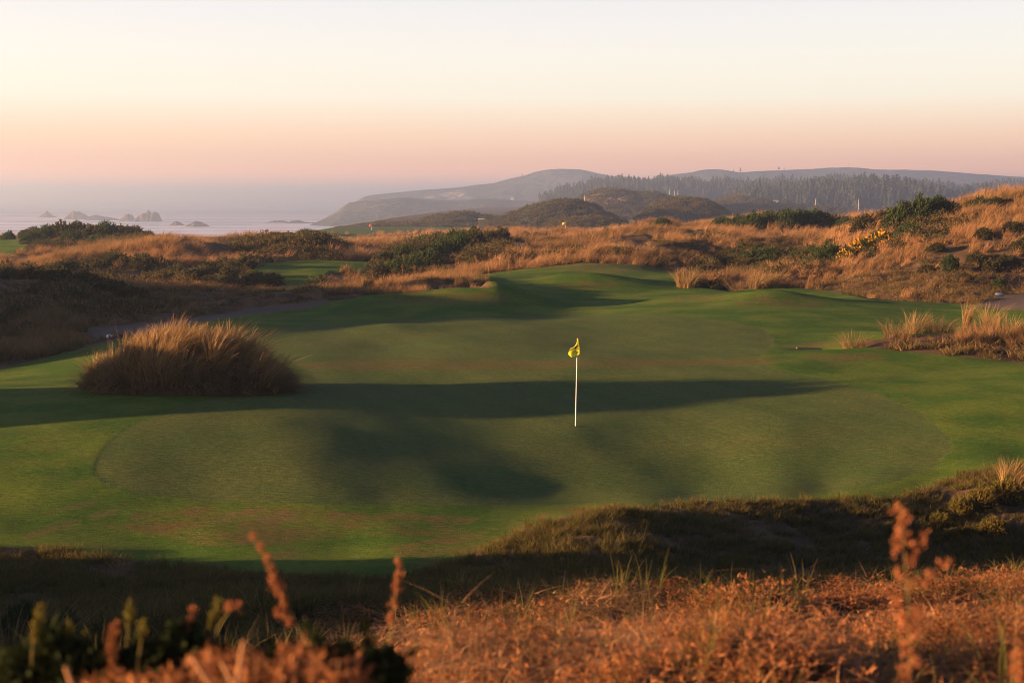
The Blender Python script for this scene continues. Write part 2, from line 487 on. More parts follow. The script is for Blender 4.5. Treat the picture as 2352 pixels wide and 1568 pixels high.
# dry, worn places in the turf
DRY = [([(1080, 1290), (1180, 1235), (1330, 1180), (1600, 1155), (1600, 1146), (1330, 1160), (1150, 1200), (900, 1260), (960, 1310)], 20, 27),
       ([(300, 1180), (500, 1165), (900, 1180), (1100, 1190), (1050, 1225), (800, 1235), (500, 1260), (300, 1215)], 20, 27),
       ([(1690, 690), (1760, 678), (1860, 690), (1900, 700), (1800, 712), (1690, 712)], 70, 84),
       ([(1280, 655), (1340, 645), (1430, 655), (1380, 662), (1280, 665)], 88, 100),
       ([(1200, 612), (1340, 602), (1480, 608), (1540, 620), (1400, 628), (1330, 622)], 98, 116),
       ([(850, 690), (950, 672), (1150, 672), (1180, 690), (1000, 700)], 72, 84),
       ([(660, 838), (800, 828), (1200, 828), (1780, 822), (1780, 835), (1300, 845), (800, 850)], 44, 52),
       ([(1850, 815), (2000, 808), (2040, 822), (1900, 832)], 44, 50),
       ([(1520, 690), (1600, 678), (1680, 684), (1620, 694)], 70, 84)]
sd_dry = np.full(YY.shape, -999.0)
for p_, a_, b_ in DRY:
    sd_dry = np.maximum(sd_dry, cover(p_, a_, b_, 4, 2.5))
# bare worn patches, long and thin, on the left apron
WORN = [([(1790, 800), (1850, 787), (1925, 780), (1932, 793), (1860, 798)], 47, 57), ([(55, 1228), (95, 1214), (150, 1196), (185, 1192), (175, 1202), (120, 1222), (60, 1240)], 20, 30), ([(195, 1188), (240, 1172), (272, 1168), (262, 1182), (215, 1192)], 20, 30),
        ([(410, 1178), (450, 1166), (468, 1168), (440, 1182)], 20, 30), ([(480, 1196), (560, 1168), (610, 1158), (600, 1172), (520, 1198)], 20, 30),
        ([(580, 1186), (680, 1176), (690, 1196), (600, 1202)], 20, 30), ([(590, 1275), (670, 1262), (700, 1275), (620, 1290)], 19, 25), ([(140, 1160), (220, 1150), (215, 1160), (150, 1170)], 20, 30)]
sd_worn = np.full(YY.shape, -999.0)
for p_, a_, b_ in WORN:
    sd_worn = np.maximum(sd_worn, cover(p_, a_, b_, 4, 2.0))

is_turf = np.maximum(sd_turf, sd_fair)
rough_w = 1 - sstep(-14, 2, is_turf)
# hummocks on the dunes
hum = rough_w * (sstep(14, 20, YY) * 0.0 + sstep(50, 62, YY) * (1 - sstep(500, 900, YY)))
hum = hum * (1 - sstep(-20, 0, sd_sand))
ZZ += hum * (0.95 * fbm(XX / 6.5, YY / 9.0, 21, 4) + 0.18 * fbm(XX / 1.7, YY / 2.2, 33, 3)) * np.clip(YY / 110.0, 0.5, 1.3)
near_h = rough_w * (1 - sstep(28, 34, YY))
ZZ -= rough_w * 0.27 * sstep(5, 7.5, YY) * (1 - sstep(11.5, 14, YY))
ZZ += near_h * sstep(3.5, 5, YY) * (1 - sstep(13, 15, YY)) * (0.30 * fbm(XX / 0.75, YY / 0.6, 47, 3))
ZZ += near_h * (0.07 * fbm(XX / 0.8, YY / 0.9, 41, 4) + 0.02 * fbm(XX / 0.18, YY / 0.18, 43, 3))
# step down to the putting surface: a very slight lip
ZZ -= 0.006 * sstep(-3, 5, sd_green)
def zone(poly, y0, y1, soft=8, vs=2.0):
    return sstep(-soft, soft, cover(poly, y0, y1, 4, vs))
ROUGH = (1 - sstep(-7, 0, is_turf)) * (1 - sstep(-6, 2, sd_sand))
Z_SLOPE = zone([(1690, 672), (1760, 650), (1860, 655), (1950, 640), (2060, 612), (2180, 590), (2352, 575), (2800, 560), (2800, 720), (2200, 705), (2000, 695), (1880, 668)], 66, 108)
Z_RIDGE = zone([(600, 700), (740, 676), (870, 657), (1000, 643), (1060, 642), (1150, 652), (1110, 668), (900, 672), (760, 690), (640, 706)], 84, 102)
Z_VALE = zone([(-300, 640), (200, 650), (420, 664), (620, 672), (740, 668), (760, 690), (600, 712), (500, 728), (400, 755), (230, 800), (130, 840), (-300, 880)], 44, 110, 6)
Z_TUSS = zone([(-300, 700), (60, 705), (150, 745), (200, 790), (90, 830), (-300, 860)], 44, 75, 6)
Z_DUNEFOOT = zone([(-300, 640), (0, 648), (200, 655), (420, 664), (560, 668), (740, 655), (820, 640), (740, 640), (560, 640), (300, 628), (0, 630)], 98, 120)
Z_MIDDARK = zone([(840, 660), (880, 575), (980, 560), (1150, 545), (1180, 590), (1090, 610), (960, 640), (900, 655)], 104, 180)
Z_FLAT = zone([(1480, 560), (1600, 545), (1900, 545), (1900, 575), (1700, 582), (1500, 578)], 118, 180)
Z_BANK = zone([(1925, 800), (2000, 770), (2050, 745), (2200, 738), (2700, 720), (2700, 790), (2352, 790), (2150, 790), (2000, 800)], 48, 63, 6)
Z_TOE = zone([(2010, 803), (2150, 780), (2352, 775), (2700, 775), (2700, 845), (2352, 840), (2180, 818)], 44, 58, 6)


Z_SEADUNE = zone([(40, 590), (70, 535), (130, 518), (250, 522), (350, 548), (330, 575), (180, 592)], 158, 206, 8)
Z_SHOULDER = zone([(520, 600), (545, 555), (620, 540), (740, 548), (790, 575), (780, 602), (640, 602)], 126, 148, 8)
Z_LOWFACE = zone([(-300, 622), (100, 618), (300, 605), (420, 590), (560, 590), (640, 612), (740, 640), (740, 668), (420, 672), (-300, 660)], 98, 128, 8)
Z_RISE = zone([(1560, 640), (1600, 600), (1680, 575), (1860, 560), (1900, 575), (1880, 625), (1760, 640), (1640, 640)], 96, 132, 8)
Z_BAND = zone([(1830, 620), (1900, 560), (2000, 500), (2100, 470), (2180, 470), (2230, 500), (2150, 560), (2030, 590), (1930, 600)], 100, 130, 8)
Z_VALEDARK = zone([(-300, 690), (0, 676), (150, 675), (300, 700), (360, 722), (220, 742), (60, 740), (-300, 750)], 66, 96, 8)
Z_BROW = zone([(1090, 612), (1200, 598), (1340, 590), (1500, 596), (1560, 615), (1560, 606), (1480, 588), (1340, 580), (1180, 590)], 106, 128, 5)
SCRUB = np.clip(np.maximum.reduce([Z_SEADUNE, Z_SHOULDER, 0.85 * Z_LOWFACE, Z_MIDDARK, 0.75 * Z_RISE, 0.6 * Z_BAND, Z_VALEDARK, 0.7 * Z_BROW]), 0, 1)
ZZ -= rough_w * (1 - np.maximum.reduce([Z_SLOPE, Z_RIDGE, Z_VALE, Z_FLAT, SCRUB])) * sstep(60, 80, YY) * (1 - sstep(240, 330, YY)) * (1 - sstep(22, 30, XX) * (1 - sstep(140, 160, YY))) * 0.50 * (1 - sstep(-20, 0, sd_sand))
UU, VV = proj(XX, YY, ZZ)

def ground(x, y):
    """height of the ground under world points"""
    x = np.atleast_1d(np.asarray(x, float)); y = np.atleast_1d(np.asarray(y, float))
    s = x / y; l = np.log(y)
    i = np.clip(np.searchsorted(GS, s) - 1, 0, NS - 2)
    j = np.clip(np.searchsorted(GL, l) - 1, 0, NL - 2)
    a = np.clip((s - GS[i]) / (GS[i + 1] - GS[i]), 0, 1); b = np.clip((l - GL[j]) / (GL[j + 1] - GL[j]), 0, 1)
    return (ZZ[j, i] * (1 - a) + ZZ[j, i + 1] * a) * (1 - b) + (ZZ[j + 1, i] * (1 - a) + ZZ[j + 1, i + 1] * a) * b

def gp(U, Y, dz=0.0):
    x = (U - 1176) / FP * Y
    return Vector((x, Y, float(ground(x, Y)[0]) + dz))

_idx = np.arange(NL * NS).reshape(NL, NS)
_F = np.stack([_idx[:-1, :-1], _idx[:-1, 1:], _idx[1:, 1:], _idx[1:, :-1]], -1).reshape(-1, 4)

def turf_material():
    m = NT("links_ground")
    g, t, dry, worn, sand = (m.attr(k) for k in ("sd_green", "sd_turf", "sd_dry", "sd_worn", "sd_sand"))
    n1 = m.noise(0.35, 5, 0.6)
    n2 = m.noise(1.6, 5, 0.6)
    n3 = m.noise(9.0, 5, 0.65, stretch=(0.6, 1.5, 1))
    n4 = m.noise(34.0, 4, 0.7)
    edge = m.math("MULTIPLY", m.math("SUBTRACT", n2, 0.5), 22.0)
    edge2 = m.math("MULTIPLY", m.math("SUBTRACT", n3, 0.5), 26.0)
    # fairway
    fair = m.mix(m.step(n1, 0.36, 0.66), GC["fair1"], GC["fair2"])
    fair = m.mix(m.math("MULTIPLY", m.step(n2, 0.50, 0.78), 0.45), fair, GC["dry"])
    dm = m.step(m.math("ADD", dry, m.math("MULTIPLY", edge, 1.6)), -14, 10)
    fair = m.mix(m.math("MULTIPLY", m.math("MULTIPLY", dm, m.step(m.math("ADD", m.math("MULTIPLY", n2, 0.6), m.math("MULTIPLY", n3, 0.4)), 0.38, 0.62)), 0.85), fair, GC["dry"])
    # putting green
    pg = m.mix(m.step(n1, 0.35, 0.68), GC["green1"], GC["green2"])
    pg = m.mix(m.math("MULTIPLY", m.step(n2, 0.45, 0.8), 0.3), pg, GC["green3"])
    pg = m.mix(m.math("MULTIPLY", dm, 0.45), pg, GC["dry"])
    wv = m.n("ShaderNodeTexWave", wave_type="BANDS", bands_direction="X")
    wv.inputs["Scale"].default_value = 0.21; wv.inputs["Distortion"].default_value = 0.6; wv.inputs["Detail Scale"].default_value = 0.4
    mpw = m.n("ShaderNodeMapping"); m.link(m.pos(), mpw.inputs[0]); mpw.inputs["Rotation"].default_value = (0, 0, -0.35)
    m.link(mpw.outputs[0], wv.inputs["Vector"])
    pg = m.mul(1.0, pg, m.ramp(wv.outputs["Fac"], [(0.35, (0.97, 0.975, 0.965)), (0.65, (1.03, 1.025, 1.025))]))
    turf = m.mix(m.step(m.math("ADD", g, m.math("MULTIPLY", edge2, 0.10)), -6, 6), fair, pg)
    turf = m.mix(m.math("MULTIPLY", m.step(m.math("ADD", worn, m.math("MULTIPLY", edge2, 1.2)), -12, 12), 0.40), turf, GC["worn"])
    fine = m.math("ADD", m.math("MULTIPLY", n3, 0.5), m.math("MULTIPLY", n4, 0.5))
    turf = m.mul(1.0, turf, m.ramp(fine, [(0.32, (0.5, 0.53, 0.5)), (0.5, (1, 1, 1)), (0.66, (1.6, 1.5, 1.4))]))
    # rough ground under the dune grass
    n5 = m.noise(0.9, 6, 0.7)
    rg = m.ramp(n5, [(0.28, GC["soil_d"]), (0.45, GC["soil"]), (0.58, GC["straw"]), (0.75, GC["olive"])])
    rg = m.mul(0.8, rg, m.ramp(n4, [(0.3, (0.5, 0.5, 0.5)), (0.7, (1.5, 1.45, 1.4))]))
    c = m.mix(m.step(m.math("ADD", t, m.math("MULTIPLY", edge, 0.55)), -4, 4), rg, turf)
    c = m.mix(m.math("MULTIPLY", m.attr("humus"), 0.9), c, m.mix(n4, (0.014, 0.010, 0.007), (0.055, 0.032, 0.018)))
    sd = m.mix(n3, (0.145, 0.112, 0.085), (0.09, 0.072, 0.056))
    c = m.mix(m.step(m.math("ADD", sand, m.math("MULTIPLY", edge, 0.5)), -4, 4), c, sd)
    h = m.math("ADD", m.math("MULTIPLY", n4, 0.5), m.math("MULTIPLY", n3, 1.0))
    nb = m.bump(h, 1.0, 0.045)
    return m.done(m.diffuse(c, nb, 0.95, 0.05))

GC = dict(fair1=(0.042, 0.096, 0.011), fair2=(0.092, 0.134, 0.018), dry=(0.125, 0.088, 0.030), green1=(0.080, 0.104, 0.028), green2=(0.060, 0.096, 0.024),
          green3=(0.115, 0.112, 0.032), worn=(0.15, 0.09, 0.05), soil=(0.080, 0.056, 0.033), soil_d=(0.036, 0.030, 0.020), straw=(0.135, 0.085, 0.045), olive=(0.048, 0.052, 0.022))
gme = mesh_from("ground", np.stack([XX, YY, ZZ], -1).reshape(-1, 3), _F, [turf_material()], smooth=True)
vattr(gme, "humus", rough_w * (1 - sstep(13, 16, YY)))
for k_, a_ in (("sd_green", sd_green), ("sd_turf", is_turf), ("sd_dry", sd_dry), ("sd_worn", sd_worn), ("sd_sand", sd_sand)):
    vattr(gme, k_, np.clip(a_, -60, 60))
ground_o = tag(obj("ground", gme), kind="structure")

# ------------------------------------------------------------------ sea
def sea_material():
    m = NT("sea_water")
    w1 = m.noise(0.02, 6, 0.6, stretch=(0.35, 1.0, 1))
    w2 = m.noise(0.12, 5, 0.6, stretch=(0.4, 1.0, 1))
    h = m.math("ADD", w1, m.math("MULTIPLY", w2, 0.25))
    nb = m.bump(h, 0.5, 6.0)
    y = m.n("ShaderNodeSeparateXYZ"); m.link(m.pos(), y.inputs[0])
    surf = m.math("SUBTRACT", 1.0, m.step(y.outputs["Y"], 2600, 5600))
    f1 = m.noise(0.012, 7, 0.68, stretch=(0.22, 1.0, 1), dist=0.6)
    foam = m.math("MULTIPLY", m.step(f1, 0.36, 0.52), surf)
    foam = m.math("MAXIMUM", m.math("MULTIPLY", foam, 0.85), m.math("MULTIPLY", m.step(f1, 0.62, 0.70), 0.25))
    c = m.mix(foam, (0.05, 0.07, 0.10), (0.85, 0.84, 0.88))
    return m.done(m.diffuse(c, nb, m.math("ADD", m.math("MULTIPLY", foam, 0.5), 0.22), 0.5))
_su = np.concatenate([np.linspace(-40000, -2500, 12), np.linspace(-2000, 4000, 40), np.linspace(5000, 32000, 8)])
_sy = np.concatenate([np.linspace(200, 4000, 40), np.linspace(5000, 42000, 16)])
_SX, _SY = np.meshgrid(_su, _sy)
_i = np.arange(_SX.size).reshape(_SX.shape)
_SF = np.stack([_i[:-1, :-1], _i[:-1, 1:], _i[1:, 1:], _i[1:, :-1]], -1).reshape(-1, 4)
tag(obj("sea", mesh_from("sea", np.stack([_SX, _SY, 0 * _SX], -1).reshape(-1, 3), _SF, [sea_material()])), kind="structure")

# ------------------------------------------------------------------ far hills
def hill_material(name, cols, scale, patch=None, pscale=None):
    m = NT(name)
    n = m.noise(scale, 6, 0.65)
    c = m.ramp(n, [(0.30, cols[0]), (0.5, cols[1]), (0.68, cols[2])])
    if patch:
        pt = m.attr("patch")
        n2 = m.noise(pscale or scale * 2, 5, 0.6)
        c = m.mix(m.step(m.math("ADD", pt, m.math("MULTIPLY", m.math("SUBTRACT", n2, 0.5), 2.4)), 0.45, 0.75), c, patch)
    return m.done(m.diffuse(c, m.bump(n, 0.8, 0.4 / scale), 0.95, 0.05))

def hill(name, prof, Yc, wf, wb, zb, mat, rough, rs, du=6, nv=26, power=1.5, patches=(), seed=1):
    prof = np.array(prof, float)
    us = np.arange(prof[0, 0], prof[-1, 0] + 0.1, du)
    vc = np.interp(us, prof[:, 0], prof[:, 1])
    k = np.ones(5) / 5
    if len(vc) > 9:
        vs = np.convolve(np.pad(vc, 2, mode="edge"), k, "valid"); vc = 0.4 * vc + 0.6 * vs
    s, q = ray_sq(us, vc)
    zc = q * Yc + CZ
    ts = np.concatenate([np.linspace(-1, 0, nv), np.linspace(0, 1, nv // 2)[1:]])
    T, S = np.meshgrid(ts, s, indexing="ij")
    ZC = np.broadcast_to(zc, T.shape)
    Y = Yc + np.where(T < 0, T * wf, T * wb)
    X = S * Yc + (S * 0.35) * (Y - Yc)
    prof_t = 0.5 * (1 + np.cos(np.pi * np.abs(T) ** power))
    Z = zb + (np.maximum(ZC - zb, 0.0)) * prof_t
    env = np.clip((ZC - zb) / (np.max(zc - zb) + 1e-6), 0, 1)
    nz = fbm(X / rs, Y / rs, seed, 5, 0.55)
    Z = Z + rough * nz * env * (0.25 + 0.75 * np.sin(np.pi * np.clip(np.abs(T) * 1.6, 0, 1)))
    ends = np.minimum(np.arange(len(us)), np.arange(len(us))[::-1])
    Z = np.where((ends == 0)[None, :], np.minimum(Z, zb), Z)
    V = np.stack([X, Y, Z], -1).reshape(-1, 3)
    i = np.arange(T.size).reshape(T.shape)
    F = np.stack([i[:-1, :-1], i[:-1, 1:], i[1:, 1:], i[1:, :-1]], -1).reshape(-1, 4)
    me = mesh_from(name, V, F, [mat], smooth=True)
    pu, pv = proj(V[:, 0], V[:, 1], V[:, 2])
    pa = np.zeros(len(V))
    for (cu, cv, ru, rv) in patches:
        pa = np.maximum(pa, 1 - np.sqrt(((pu - cu) / ru) ** 2 + ((pv - cv) / rv) ** 2) * 0.5)
    vattr(me, "patch", np.clip(pa, 0, 1))
    o = obj(name, me)
    HLIST.append(dict(us=us, zc=zc, Yc=Yc, wf=wf, wb=wb, zb=zb, power=power))
    return o
HLIST = []
hm_far = hill_material("forested_hill", [(0.022, 0.030, 0.018), (0.035, 0.042, 0.026), (0.06, 0.058, 0.04)], 0.004, (0.30, 0.25, 0.20), 0.007)
hm_head = hill_material("headland_scrub", [(0.03, 0.035, 0.022), (0.05, 0.055, 0.032), (0.10, 0.085, 0.055)], 0.007, (0.30, 0.27, 0.24), 0.012)
hm_dune = hill_material("scrub_dune", [(0.016, 0.022, 0.014), (0.030, 0.036, 0.022), (0.07, 0.055, 0.038)], 0.10, (0.42, 0.27, 0.19), 0.12)
hm_sandy = hill_material("sandy_dune", [(0.03, 0.032, 0.02), (0.07, 0.055, 0.035), (0.16, 0.10, 0.06)], 0.14, (0.46, 0.30, 0.21), 0.2)

tag(hill("hills", [(800, 470), (830, 461), (845, 450), (950, 440), (1050, 433), (1130, 426), (1180, 413), (1205, 408), (1230, 400), (1260, 393), (1290, 390), (1330, 391), (1352, 395), (1385, 403), (1420, 412), (1500, 419), (1640, 430)],
         3700, 700, 800, -4, hm_far, 18, 260, patches=[(1050, 450, 34, 9), (985, 453, 16, 4)]), kind="structure")
tag(hill("hills", [(1340, 436), (1420, 422), (1480, 413), (1540, 404), (1600, 394), (1640, 392), (1672, 397), (1700, 395), (1760, 392), (1850, 390), (1940, 387), (1960, 388), (2000, 391), (2100, 395), (2250, 400), (2352, 405), (2700, 412), (3200, 420)],
         3400, 700, 700, -4, hm_far, 14, 240, seed=4), kind="structure")
tag(hill("headland", [(722, 522), (735, 516), (750, 505), (775, 492), (800, 478), (815, 466), (850, 463), (880, 460), (910, 455), (935, 454), (960, 458), (1000, 460), (1060, 462), (1100, 458), (1130, 458), (1200, 462), (1300, 462), (1420, 466), (1500, 480)],
         2700, 480, 500, -3, hm_head, 9, 150, du=4, power=2.0, seed=7), kind="structure")
tag(hill("hills", [(1180, 480), (1230, 466), (1300, 452), (1350, 440), (1420, 434), (1520, 432), (1640, 436), (1800, 432), (1950, 428), (2050, 436), (2200, 446), (2352, 442), (2600, 438), (3000, 436)],
         2000, 420, 400, 32, hm_far, 5, 120, seed=9), kind="structure")
tag(hill("hills", [(1640, 486), (1700, 462), (1800, 452), (1950, 444), (2040, 448), (2120, 466), (2200, 470), (2352, 462), (2600, 455)],
         1480, 260, 240, 32, hm_far, 3.5, 90, seed=10), kind="structure")
# dune knolls of the far holes
tag(hill("dune_knoll", [(860, 528), (880, 521), (900, 517), (960, 515), (985, 503), (1010, 498), (1040, 494), (1065, 492), (1090, 494), (1110, 500), (1150, 503), (1180, 510), (1210, 520), (1230, 528)],
         660, 70, 60, 34.5, hm_dune, 2.0, 16, du=3, seed=12), kind="structure")
tag(hill("dune_knoll", [(1110, 522), (1150, 505), (1180, 494), (1210, 480), (1230, 476), (1260, 466), (1290, 463), (1320, 464), (1350, 469), (1370, 478), (1390, 492), (1415, 505), (1430, 514), (1440, 522)],
         580, 62, 58, 35, hm_dune, 2.2, 14, du=3, seed=14), kind="structure")
tag(hill("dune_knoll", [(1455, 505), (1480, 492), (1500, 478), (1520, 466), (1560, 459), (1590, 458), (1615, 462), (1640, 475), (1660, 488), (1675, 500)],
         620, 60, 58, 35, hm_dune, 2.0, 14, du=3, seed=16), kind="structure")
tag(hill("dune_knoll", [(1310, 480), (1330, 464), (1350, 450), (1375, 441), (1400, 439), (1430, 440), (1450, 448), (1480, 443), (1510, 450), (1540, 460), (1580, 470), (1620, 478)],
         930, 110, 90, 34, hm_sandy, 2.8, 22, du=3, patches=[(1415, 461, 26, 9), (1395, 468, 14, 5), (1480, 449, 14, 3)], seed=18), kind="structure")
tag(hill("dune_knoll", [(1620, 478), (1650, 462), (1680, 454), (1720, 456), (1750, 466), (1800, 474), (1850, 476), (1900, 484), (1960, 490)],
         1030, 120, 90, 33.5, hm_sandy, 2.6, 22, du=3, patches=[(1660, 456, 18, 3)], seed=20), kind="structure")
tag(hill("dune_knoll", [(1250, 520), (1300, 508), (1340, 503), (1390, 508), (1430, 512), (1450, 522)],
         480, 34, 30, 36, hm_sandy, 1.2, 10, du=3, seed=22), kind="structure")

# ------------------------------------------------------------------ haze
def haze(density, color, g):
    m = NT("haze_air")
    v = m.n("ShaderNodeVolumePrincipled")
    v.inputs["Color"].default_value = (*color, 1)
    v.inputs["Density"].default_value = density
    v.inputs["Anisotropy"].default_value = g
    m.link(v.outputs[0], m.out.inputs["Volume"])
    x0, x1, y0, y1, z0, z1 = -42000, 34000, -60, 43000, -8, 128
    V = [(x, y, z) for z in (z0, z1) for y in (y0, y1) for x in (x0, x1)]
    F = [(0, 2, 3, 1), (4, 5, 7, 6), (0, 1, 5, 4), (2, 6, 7, 3), (0, 4, 6, 2), (1, 3, 7, 5)]
    tag(obj("haze", mesh_from("haze", V, F, [m.m])), kind="stuff")
haze(HAZE_D, HAZE_C, HAZE_G)

# ------------------------------------------------------------------ grasses and leaves
rng = np.random.default_rng(11)

def blades(n, h, spread, lean, wind, w, droop=0.5, segs=3, hvar=0.35, base=None, outdir=None, seed=0, upright=1.0):
    """n tapering leaf ribbons; returns V, F, t (0 root..1 tip), per-blade random"""
    r = np.random.default_rng(seed)
    a = r.uniform(0, 2 * np.pi, n); rad = spread * np.sqrt(r.uniform(0, 1, n))
    if base is None:
        base = np.stack([rad * np.cos(a), rad * np.sin(a), np.zeros(n)], -1)
    if outdir is None:
        a2 = a + r.normal(0, 0.7, n)
        outdir = np.stack([np.cos(a2), np.sin(a2)], -1)
    hh = h * (1 + hvar * r.uniform(-1, 1, n))
    ln = np.clip(np.abs(r.normal(lean, lean * 0.5 + 0.05, n)), 0, lean * 1.5 + 0.1)
    d = outdir * ln[:, None] + np.array([wind, 0.0])[None, :] * r.uniform(0.5, 1.5, n)[:, None]
    dr = droop * r.uniform(0.3, 1.4, n)
    wid = w * r.uniform(0.6, 1.3, n)
    sa = r.uniform(0, 2 * np.pi, n)
    side = np.stack([np.cos(sa), np.sin(sa), np.zeros(n)], -1)
    V = np.zeros((n, segs * 2 + 1, 3)); T = np.zeros((n, segs * 2 + 1))
    for k in range(segs + 1):
        t = k / segs
        hx = d * (hh * t ** 1.7)[:, None]
        hz = hh * (t * upright - dr * np.linalg.norm(d, axis=1) * t ** 2.2 * 0.6)
        p = base + np.concatenate([hx, hz[:, None]], 1)
        ww = (wid * (1 - t) ** 0.7 * 0.5)[:, None]
        if k < segs:
            V[:, 2 * k] = p - side * ww; V[:, 2 * k + 1] = p + side * ww
            T[:, 2 * k] = T[:, 2 * k + 1] = t
        else:
            V[:, 2 * k] = p; T[:, 2 * k] = 1
    m = segs * 2 + 1
    off = (np.arange(n) * m)[:, None]
    F = []
    for k in range(segs - 1):
        F.append(np.stack([off[:, 0] + 2 * k, off[:, 0] + 2 * k + 1, off[:, 0] + 2 * k + 3, off[:, 0] + 2 * k + 2], -1))
    k = segs - 1
    F.append(np.stack([off[:, 0] + 2 * k, off[:, 0] + 2 * k + 1, off[:, 0] + 2 * k + 2, np.full(n, -1)], -1))
    rnd = np.repeat(r.uniform(0, 1, n), m)
    return V.reshape(-1, 3), np.concatenate(F), T.ravel(), rnd

def sprigs(P, D, length, w, n_leaf, seed, open_=0.9):
    """spiky shoots: at each point P a shoot along D with n_leaf narrow triangles round it"""
    r = np.random.default_rng(seed)
    n = len(P)
    D = D / np.linalg.norm(D, axis=1)[:, None]
    L = length * r.uniform(0.6, 1.35, n)
    Vs, Fs, Ts, Rs = [], [], [], []
    base_r = r.uniform(0, 1, n)
    for k in range(n_leaf):
        t0 = r.uniform(0.0, 0.7, n)
        root = P + D * (L * t0)[:, None]
        q = r.normal(0, 1, (n, 3)); q /= np.linalg.norm(q, axis=1)[:, None]
        dirv = D + q * open_; dirv /= np.linalg.norm(dirv, axis=1)[:, None]
        sd = np.cross(dirv, r.normal(0, 1, (n, 3))); sd /= np.linalg.norm(sd, axis=1)[:, None]
        ll = (L * r.uniform(0.35, 0.75, n))[:, None]
        ww = w * r.uniform(0.6, 1.4, n)[:, None]
        tri = np.stack([root - sd * ww * 0.5, root + sd * ww * 0.5, root + dirv * ll], 1)
        Vs.append(tri.reshape(-1, 3)); Ts.append(np.tile([0.2, 0.2, 1.0], n)); Rs.append(np.repeat(base_r, 3))
    V = np.concatenate(Vs); m = len(V) // 3
    F = np.concatenate([np.arange(m * 3).reshape(-1, 3), np.full((m, 1), -1)], 1)
    return V, F, np.concatenate(Ts), np.concatenate(Rs)

def merge(parts):
    V, F, T, Rr, o = [], [], [], [], 0
    for v, f, t, r_ in parts:
        f = np.array(f); f = np.where(f >= 0, f + o, -1)
        V.append(v); F.append(f); T.append(t); Rr.append(r_); o += len(v)
    return np.concatenate(V), np.concatenate(F), np.concatenate(T), np.concatenate(Rr)

def leaf_material(name, ca, cb, tipc=None, trans=0.35, patchy=0.35, inst=True, mid=None):
    """colour runs between two plant colours blade by blade and tuft by tuft; tips bleach a little"""
    m = NT(name)
    r_, t = m.attr("blade"), m.attr("along")
    f = m.math("MULTIPLY", r_, 0.55)
    if inst:
        f = m.math("ADD", f, m.math("MULTIPLY", m.attr("tint", True), 0.6))
    else:
        f = m.math("ADD", f, m.math("MULTIPLY", m.noise(1.3, 3), 0.45))
    if mid:
        c = m.ramp(f, [(0.05, ca), (0.5, mid), (0.95, cb)])
    else:
        c = m.mix(m.math("MINIMUM", f, 1.0), ca, cb)
    if tipc:
        c = m.mix(m.math("MULTIPLY", m.step(t, 0.45, 1.0), 0.6), c, tipc)
    return m.done(m.leaf(c, trans))

LM = dict(
    straw=leaf_material("dune_grass_straw", (0.060, 0.052, 0.022), (0.40, 0.22, 0.10), (0.44, 0.26, 0.13), mid=(0.19, 0.115, 0.05)),
    straw_dark=leaf_material("dune_grass_brown", (0.045, 0.036, 0.018), (0.22, 0.125, 0.06), (0.26, 0.15, 0.075), mid=(0.11, 0.066, 0.032)),
    mat=leaf_material("mat_grass", (0.046, 0.046, 0.020), (0.26, 0.15, 0.072), (0.30, 0.17, 0.085), mid=(0.098, 0.080, 0.036)),
    green=leaf_material("short_green_grass", (0.040, 0.058, 0.014), (0.11, 0.095, 0.03), (0.19, 0.135, 0.05)),
    gorse=leaf_material("gorse_shoots", (0.024, 0.042, 0.016), (0.062, 0.088, 0.028), (0.085, 0.105, 0.036), 0.25),
    scrub=leaf_material("scrub_leaves", (0.032, 0.040, 0.018), (0.085, 0.080, 0.036), (0.13, 0.105, 0.050), 0.3),
    bright=leaf_material("young_gorse", (0.06, 0.10, 0.018), (0.12, 0.16, 0.03), (0.16, 0.19, 0.04), 0.3),
    bloom=leaf_material("gorse_bloom", (0.62, 0.33, 0.02), (0.80, 0.47, 0.04), None, 0.3),
    hum=leaf_material("hummock_leaves", (0.05, 0.06, 0.015), (0.22, 0.13, 0.04), (0.20, 0.20, 0.04), 0.35),
    dry=leaf_material("dead_bracken", (0.035, 0.016, 0.008), (0.34, 0.145, 0.060), (0.36, 0.17, 0.078), 0.25, mid=(0.15, 0.058, 0.024)),
    cut=leaf_material("cut_straw", (0.16, 0.075, 0.034), (0.50, 0.28, 0.135), None, 0.25),
    twig=plain("bush_core", (0.030, 0.024, 0.016), 0.95, 0.05, 0.5, 6),  # even dark colour of the filler lump inside bushes
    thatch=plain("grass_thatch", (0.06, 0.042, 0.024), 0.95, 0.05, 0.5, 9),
)

def leaf_mesh(name, parts, mats):
    """parts: list of (V,F,T,R,material slot)"""
    V, F, T, Rr = merge([p[:4] for p in parts])
    me = mesh_from(name, V, F, mats)
    mi = np.concatenate([np.full(len(p[1]), p[4]) for p in parts]).astype(np.int32)
    me.polygons.foreach_set("material_index", mi)
    vattr(me, "along", T); vattr(me, "blade", Rr)
    return me

